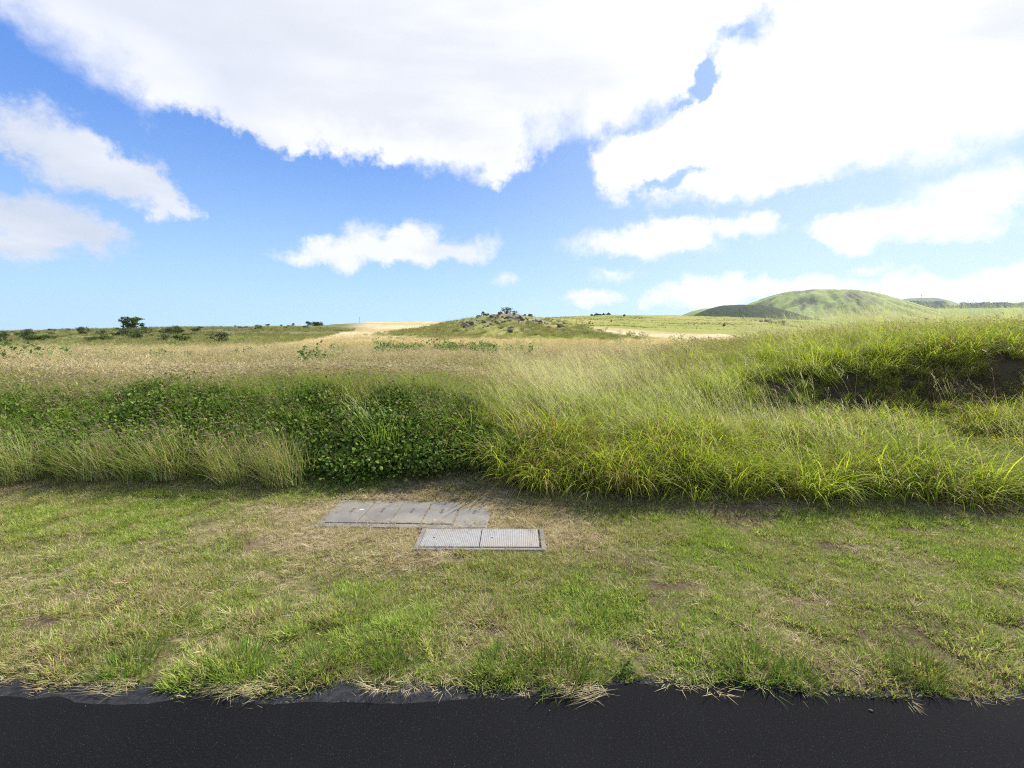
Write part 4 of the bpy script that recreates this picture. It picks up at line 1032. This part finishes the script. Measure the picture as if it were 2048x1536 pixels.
dm = hill_mat('cloud_shaded_hillside', (.045, .065, .03), (.065, .08, .04), (.04, .045, .03), .02, .05, .4)  # hillside greens darkened: a cloud's shadow put into the colour
fm = hill_mat('far_hillside', (.14, .19, .08), (.18, .22, .10), (.06, .08, .05), .004, .01, .8)
hill('green_hill', 'big flat topped green cinder cone', 630, 1000, 220, 270, 230, 20, 86.5, .20, gm, 6.0, 1)
hill('green_shoulder', 'low green hill behind the dark hill', 385, 900, 95, 140, 90, 22, 46.5, .2, gm, 1.0, 2)
hill('cloud_shaded_hill', 'low green hill coloured dark as under cloud shadow, before the cinder cone', 338, 720, 88, 120, 90, 18, 42.0, .2, dm, .8, 3)
hill('far_hill', 'pale far hill beyond the wood', 2850, 3360, 260, 280, 240, 165, 238, .25, fm, 0, 5)
# far woods: read as one dark mass
def wood_belt(name, label, t0, t1, d0, d1, n, h, seed, dens=None, ground=None):
    rg = np.random.default_rng(seed); parts = []
    t = rg.uniform(t0, t1, n); d = rg.uniform(d0, d1, n)
    x = t*d; y = d; z = height(x, y) if ground is None else np.full(n, ground)
    hh = h*rg.uniform(.4, 1.25, n)*(.7+.6*fbm(t*120, t*0, 1, 3, seed))
    m = 34; C = []; Nn = []; S = []
    for k in range(n):
        q = rg.normal(0, 1, (m, 3)); q /= np.linalg.norm(q, axis=1)[:, None]; q *= rg.uniform(.55, 1, (m, 1))
        C.append(np.stack([x[k]+q[:, 0]*hh[k]*.42, y[k]+q[:, 1]*hh[k]*.42, z[k]+hh[k]*.55+q[:, 2]*hh[k]*.48], 1)); Nn.append(q+rg.normal(0, .4, (m, 3))); S.append(np.full(m, hh[k]*.26))
    C = np.concatenate(C); Nn = np.concatenate(Nn); Nn /= np.linalg.norm(Nn, axis=1)[:, None]
    V, F, r, tt = leaf_mesh(C, Nn, np.concatenate(S), rg.normal(0, 1, (len(C), 3)))
    o = obj(name, mesh_np(name, V, F, [G_far], False, {'rnd': ('FLOAT', r), 'along': ('FLOAT', tt)})); tag(o, label, 'wood', None, 'stuff')
G_far = grass_mat('far_crowns', [(.030, .045, .022), (.045, .06, .03)], [(.05, .06, .03)], .1)
wood_belt('distant_wood', 'dark wood along the skyline east of the far hill', .935, 1.20, 2500, 2900, 900, 21, 1)
wood_belt('hillfoot_wood', 'dark wood at the foot of the pale far hill', .80, .90, 2800, 3200, 420, 28, 2)
wood_belt('wood_strip', 'thin dark strip of trees on the far green plain', .87, 1.0, 2400, 2480, 160, 15, 4)
wood_belt('skyline_wood', 'low wooded rise showing behind the pasture skyline', .165, .205, 600, 640, 90, 4, 5, ground=21.5)
def mast():
    x, y, z = .85*3360, 3360, 236; root = empty('mast', (x, y, z)); tag(root, 'tall thin mast with a pale head on the far hill', 'mast')
    b = MB(); b.tube([(0, 0, -5), (0, 0, 22)], .8, 6); b.build('pole', steel, root); b = MB(); b.tube([(0, 0, 20), (0, 0, 26)], 3.5, 8); b.build('dish', palerock, root)
mast()

# ------------------------------------------------------------------ sky
def build_world():
    w = NT('World', True); SC.world = w.id
    tc = w.node('ShaderNodeTexCoord').outputs['Generated']
    d = w.node('ShaderNodeVectorMath', {0: tc}, operation='NORMALIZE').outputs[0]
    sp = w.node('ShaderNodeSeparateXYZ', {0: d}).outputs
    az = w.math('MULTIPLY', w.math('ARCTAN2', sp[0], sp[1]), 57.29578)
    el = w.math('MULTIPLY', w.math('ARCSINE', sp[2]), 57.29578)
    den = w.math('ADD', w.math('MAXIMUM', sp[2], 0.0), .22)
    pl = w.node('ShaderNodeCombineXYZ', {0: w.math('DIVIDE', sp[0], den), 1: w.math('DIVIDE', sp[1], den), 2: w.math('MULTIPLY', sp[2], 3.0)}).outputs[0]
    sky = w.node('ShaderNodeTexSky', sky_type='NISHITA', sun_disc=False, sun_elevation=R(SUN_EL), sun_rotation=R(SUN_AZ), altitude=100, air_density=1.0, dust_density=.6, ozone_density=1.5).outputs[0]
    # fractal displacement of the outlines, degrees
    nA = w.math('SUBTRACT', w.noise(pl, 1.7, 8, .60), .5); nB = w.math('SUBTRACT', w.noise(d, 11.0, 8, .62), .5)
    nC = w.math('SUBTRACT', w.noise(d, 34.0, 9, .68), .5)
    wig = w.math('ADD', w.math('ADD', w.math('MULTIPLY', nA, 5.0), w.math('MULTIPLY', nB, 11.0)), w.math('MULTIPLY', nC, 4.2))
    # lower edge of the great cloud
    crv = [(-180, 28), (-60, 28), (-50, 27.5), (-45, 24.8), (-43, 23), (-41, 21.5), (-36.5, 19.6), (-28.5, 19.4), (-25, 18.0), (-15.4, 18.6), (-7, 17.8), (-1.4, 17.4), (2.1, 19.4), (6, 21.0), (8.2, 20.2), (9.5, 16.5), (13, 15.1), (19.9, 13.8), (25.8, 14.0), (34.3, 14.7), (39.8, 14.6), (45.7, 15.6), (60, 18), (100, 25), (180, 28)]
    fc = w.n.new('ShaderNodeFloatCurve'); cu = fc.mapping.curves[0]; P = [((a+180)/360, e/50) for a, e in crv]
    while len(cu.points) < len(P): cu.points.new(.5, .5)
    for p_, (a, b) in zip(cu.points, P): p_.location = (a, b); p_.handle_type = 'VECTOR'
    fc.mapping.update(); w.l.new(w.math('DIVIDE', w.math('ADD', az, 180.0), 360.0), fc.inputs['Value'])
    low = w.math('MULTIPLY', fc.outputs[0], 50.0)
    F = w.math('SUBTRACT', el, low)
    F = w.math('MINIMUM', F, 9.0)
    ae = w.node('ShaderNodeCombineXYZ', {0: az, 1: el, 2: 0.0}).outputs[0]
    wn = w.node('ShaderNodeTexNoise', {'Vector': d, 'Scale': 13.0, 'Detail': 7, 'Roughness': .62}).outputs['Color']
    wv = w.node('ShaderNodeVectorMath', {0: wn, 1: (.5, .5, .5)}, operation='SUBTRACT').outputs[0]
    wv = w.node('ShaderNodeVectorMath', {0: wv, 1: (9.0, 5.0, 0)}, operation='MULTIPLY').outputs[0]
    ae = w.node('ShaderNodeVectorMath', {0: ae, 1: wv}, operation='ADD').outputs[0]
    def ell(cx, cy, rx, ry, rot=0.0):
        m = w.node('ShaderNodeMapping', {'Vector': ae, 'Location': (cx, cy, 0), 'Rotation': (0, 0, R(rot)), 'Scale': (rx, ry, 1)}, vector_type='TEXTURE').outputs[0]
        l = w.node('ShaderNodeVectorMath', {0: m}, operation='LENGTH').outputs['Value']
        return w.math('MULTIPLY', w.math('SUBTRACT', 1.0, l), min(rx, ry)*1.3)
    for e in [(14.2, 21.9, 4.8, .9, 22), (20.8, 24.9, 3.2, 1.5, 45), (17.8, 23.2, 2.4, .8, 40), (24.2, 28.6, 1.1, .9, 0), (17.6, 15.9, 3.4, .7, 12), (41, 28.5, 2.2, .5, 10)]:
        n = w.math('MULTIPLY', ell(*e), -2.2); F = w.math('MINIMUM', F, w.math('ADD', n, .6))
    for e in [(-43.0, 15.6, 6.0, 2.7, -20), (-38.5, 13.8, 4.4, 2.0, -18), (-35.6, 12.2, 2.6, 1.5, 0), (-44.0, 8.9, 6.4, 2.1, -6), (-47, 7.2, 5, .9, -8),
              (-14.5, 9.7, 7.2, 1.9, 2), (-19.3, 8.9, 3.4, 1.9, 0), (-7.3, 9.6, 4.6, 1.1, 2), (-12, 11.2, 3.2, 1.3, 0), (-23, 8.2, 1.8, .5, 0),
              (13.4, 9.9, 6, 1.5, -4), (18.5, 10.6, 4.8, 1.9, 0), (25.2, 10.9, 3.0, 1.1, -6), (40.1, 10.2, 7.5, 1.9, 0), (44.8, 11.4, 5, 2.1, 4), (35, 9.6, 3.2, 1.8, 0),
              (10.2, 4.2, 3.6, .9, 0), (21.5, 4.5, 5.6, 1.7, 0), (17.0, 3.6, 2.2, 1.1, 0), (30, 4.4, 6, 1.3, 0), (41, 4.0, 6, 1.5, 0), (36.3, 6.1, 1.2, .4, 0), (-.8, 6.4, 1.4, .4, 0), (46, 3, 6, 2.2, 0), (13.5, 6.5, 1.4, .3, 0)]:
        F = w.math('MAXIMUM', F, ell(*e))
    # sky behind the viewer and to the sides: free cumulus
    side = w.ss(52, 70, w.math('ABSOLUTE', az))
    gen = w.math('MULTIPLY', w.math('SUBTRACT', w.noise(pl, .9, 4, .5), .55), 22.0)
    Fm = w.node('ShaderNodeMix', {0: side, 2: F, 3: gen}, data_type='FLOAT').outputs[0]
    amp = w.math('ADD', .25, w.math('MULTIPLY', w.ss(4.0, 22.0, el), .55))
    Fv = w.math('ADD', Fm, w.math('MULTIPLY', wig, amp))
    soft = w.math('ADD', .55, w.math('MULTIPLY', w.math('MULTIPLY', w.ss(.38, .66, w.noise(d, 5.0, 3, .5)), w.ss(4, 14, el)), w.math('ADD', .9, w.math('MULTIPLY', w.ss(19, 24, el), 2.0))))
    dens = w.node('ShaderNodeMapRange', {'Value': Fv, 'From Min': w.math('MULTIPLY', soft, -1.0), 'From Max': w.math('MULTIPLY', soft, 1.5)}, interpolation_type='SMOOTHSTEP').outputs[0]
    dens = w.math('MULTIPLY', dens, .97)
    # body of the cloud: soft grey bellies west, bright towards the sun
    sh = w.math('ADD', w.ss(.35, .68, w.noise(pl, 1.1, 5, .5)), w.math('MULTIPLY', w.ss(-35, 10, az), .9), clamp=True)
    cc = w.mix(sh, (6.0, 6.6, 7.9), (9.2, 9.3, 9.7))
    belly = w.ss(.46, .66, w.noise(w.node('ShaderNodeMapping', {'Vector': pl, 'Scale': (.8, 1.6, 1), 'Location': (3.1, 1.2, 0)}).outputs[0], 1.6, 6, .5))
    cc = w.mix(w.ss(.0, 40.0, az), cc, (10.2, 10.2, 10.2))
    cc = w.mix(w.math('MULTIPLY', belly, w.math('MULTIPLY', w.ss(.8, 4.5, Fv), .75)), cc, (7.2, 7.5, 8.2))
    cc = w.mix(w.ss(34, 50, el), cc, (4.6, 4.9, 5.6))  # unseen cloud above the view dimmed to lower the ambient light
    cc = w.mix(side, cc, (6.8, 7.0, 7.6))  # clouds beside and behind the viewer toned down for less ambient
    # clear sky
    lum = w.ss(20, 55, az)
    grad = w.mix(w.ss(-9.0, 25.0, el), (6.4, 9.8, 12.4), (1.1, 2.95, 8.2))
    grad = w.mix(w.math('MULTIPLY', w.ss(-18, 45, az), .6), grad, (7.8, 9.3, 10.2))
    skc = w.mix(.88, w.mix(1.0, sky, (1.0, 1.05, 1.15), 'MULTIPLY'), grad)
    col = w.mix(dens, skc, cc)
    below = w.ss(0.0, -.02, sp[2])
    col = w.mix(below, col, (1.2, 1.3, 1.0))
    bg = w.node('ShaderNodeBackground', {'Color': col, 'Strength': .079})
    w.l.new(bg.outputs[0], w.node('ShaderNodeOutputWorld').inputs[0])
    w.id.cycles.sampling_method = 'MANUAL'; w.id.cycles.sample_map_resolution = 512
build_world()
l = bpy.data.lights.new('sun', 'SUN'); l.energy = 5.0; l.angle = R(.6); l.color = (1, .95, .86)
lo = bpy.data.objects.new('sun', l); COL.objects.link(lo)
from mathutils import Vector
dv = Vector((math.sin(R(SUN_AZ))*math.cos(R(SUN_EL)), math.cos(R(SUN_AZ))*math.cos(R(SUN_EL)), math.sin(R(SUN_EL))))
lo.rotation_euler = dv.to_track_quat('Z', 'Y').to_euler()

cam = bpy.data.cameras.new('camera'); co = bpy.data.objects.new('camera', cam); COL.objects.link(co)
co.location = (0, 0, H_EYE); co.rotation_euler = (R(90-6.2), 0, 0)
cam.sensor_width = 36; cam.lens = 36*950/2048; cam.clip_end = 20000; cam.clip_start = .05
SC.camera = co
SC.view_settings.view_transform = 'Standard'; SC.view_settings.look = 'None'; SC.view_settings.exposure = .50; SC.view_settings.gamma = 1
SC.cycles.max_bounces = 6; SC.cycles.diffuse_bounces = 3; SC.cycles.transmission_bounces = 4; SC.cycles.transparent_max_bounces = 4
SC.cycles.use_denoising = False; SC.cycles.use_adaptive_sampling = False; SC.cycles.filter_width = 1.15
hz_box = MB(); hz_box.box(-4700, 4700, -4700, 4700, -90, 272)
hm = bpy.data.materials.new('air'); hm.use_nodes = True; hn = hm.node_tree; hn.nodes.clear()
hv = hn.nodes.new('ShaderNodeVolumePrincipled'); hv.inputs['Density'].default_value = 0.00007; hv.inputs['Color'].default_value = (.72, .85, 1, 1); hv.inputs['Anisotropy'].default_value = .3
hn.links.new(hv.outputs[0], hn.nodes.new('ShaderNodeOutputMaterial').inputs['Volume'])
tag(hz_box.build('haze', hm), 'pale air thickening with distance', None, None, 'stuff')
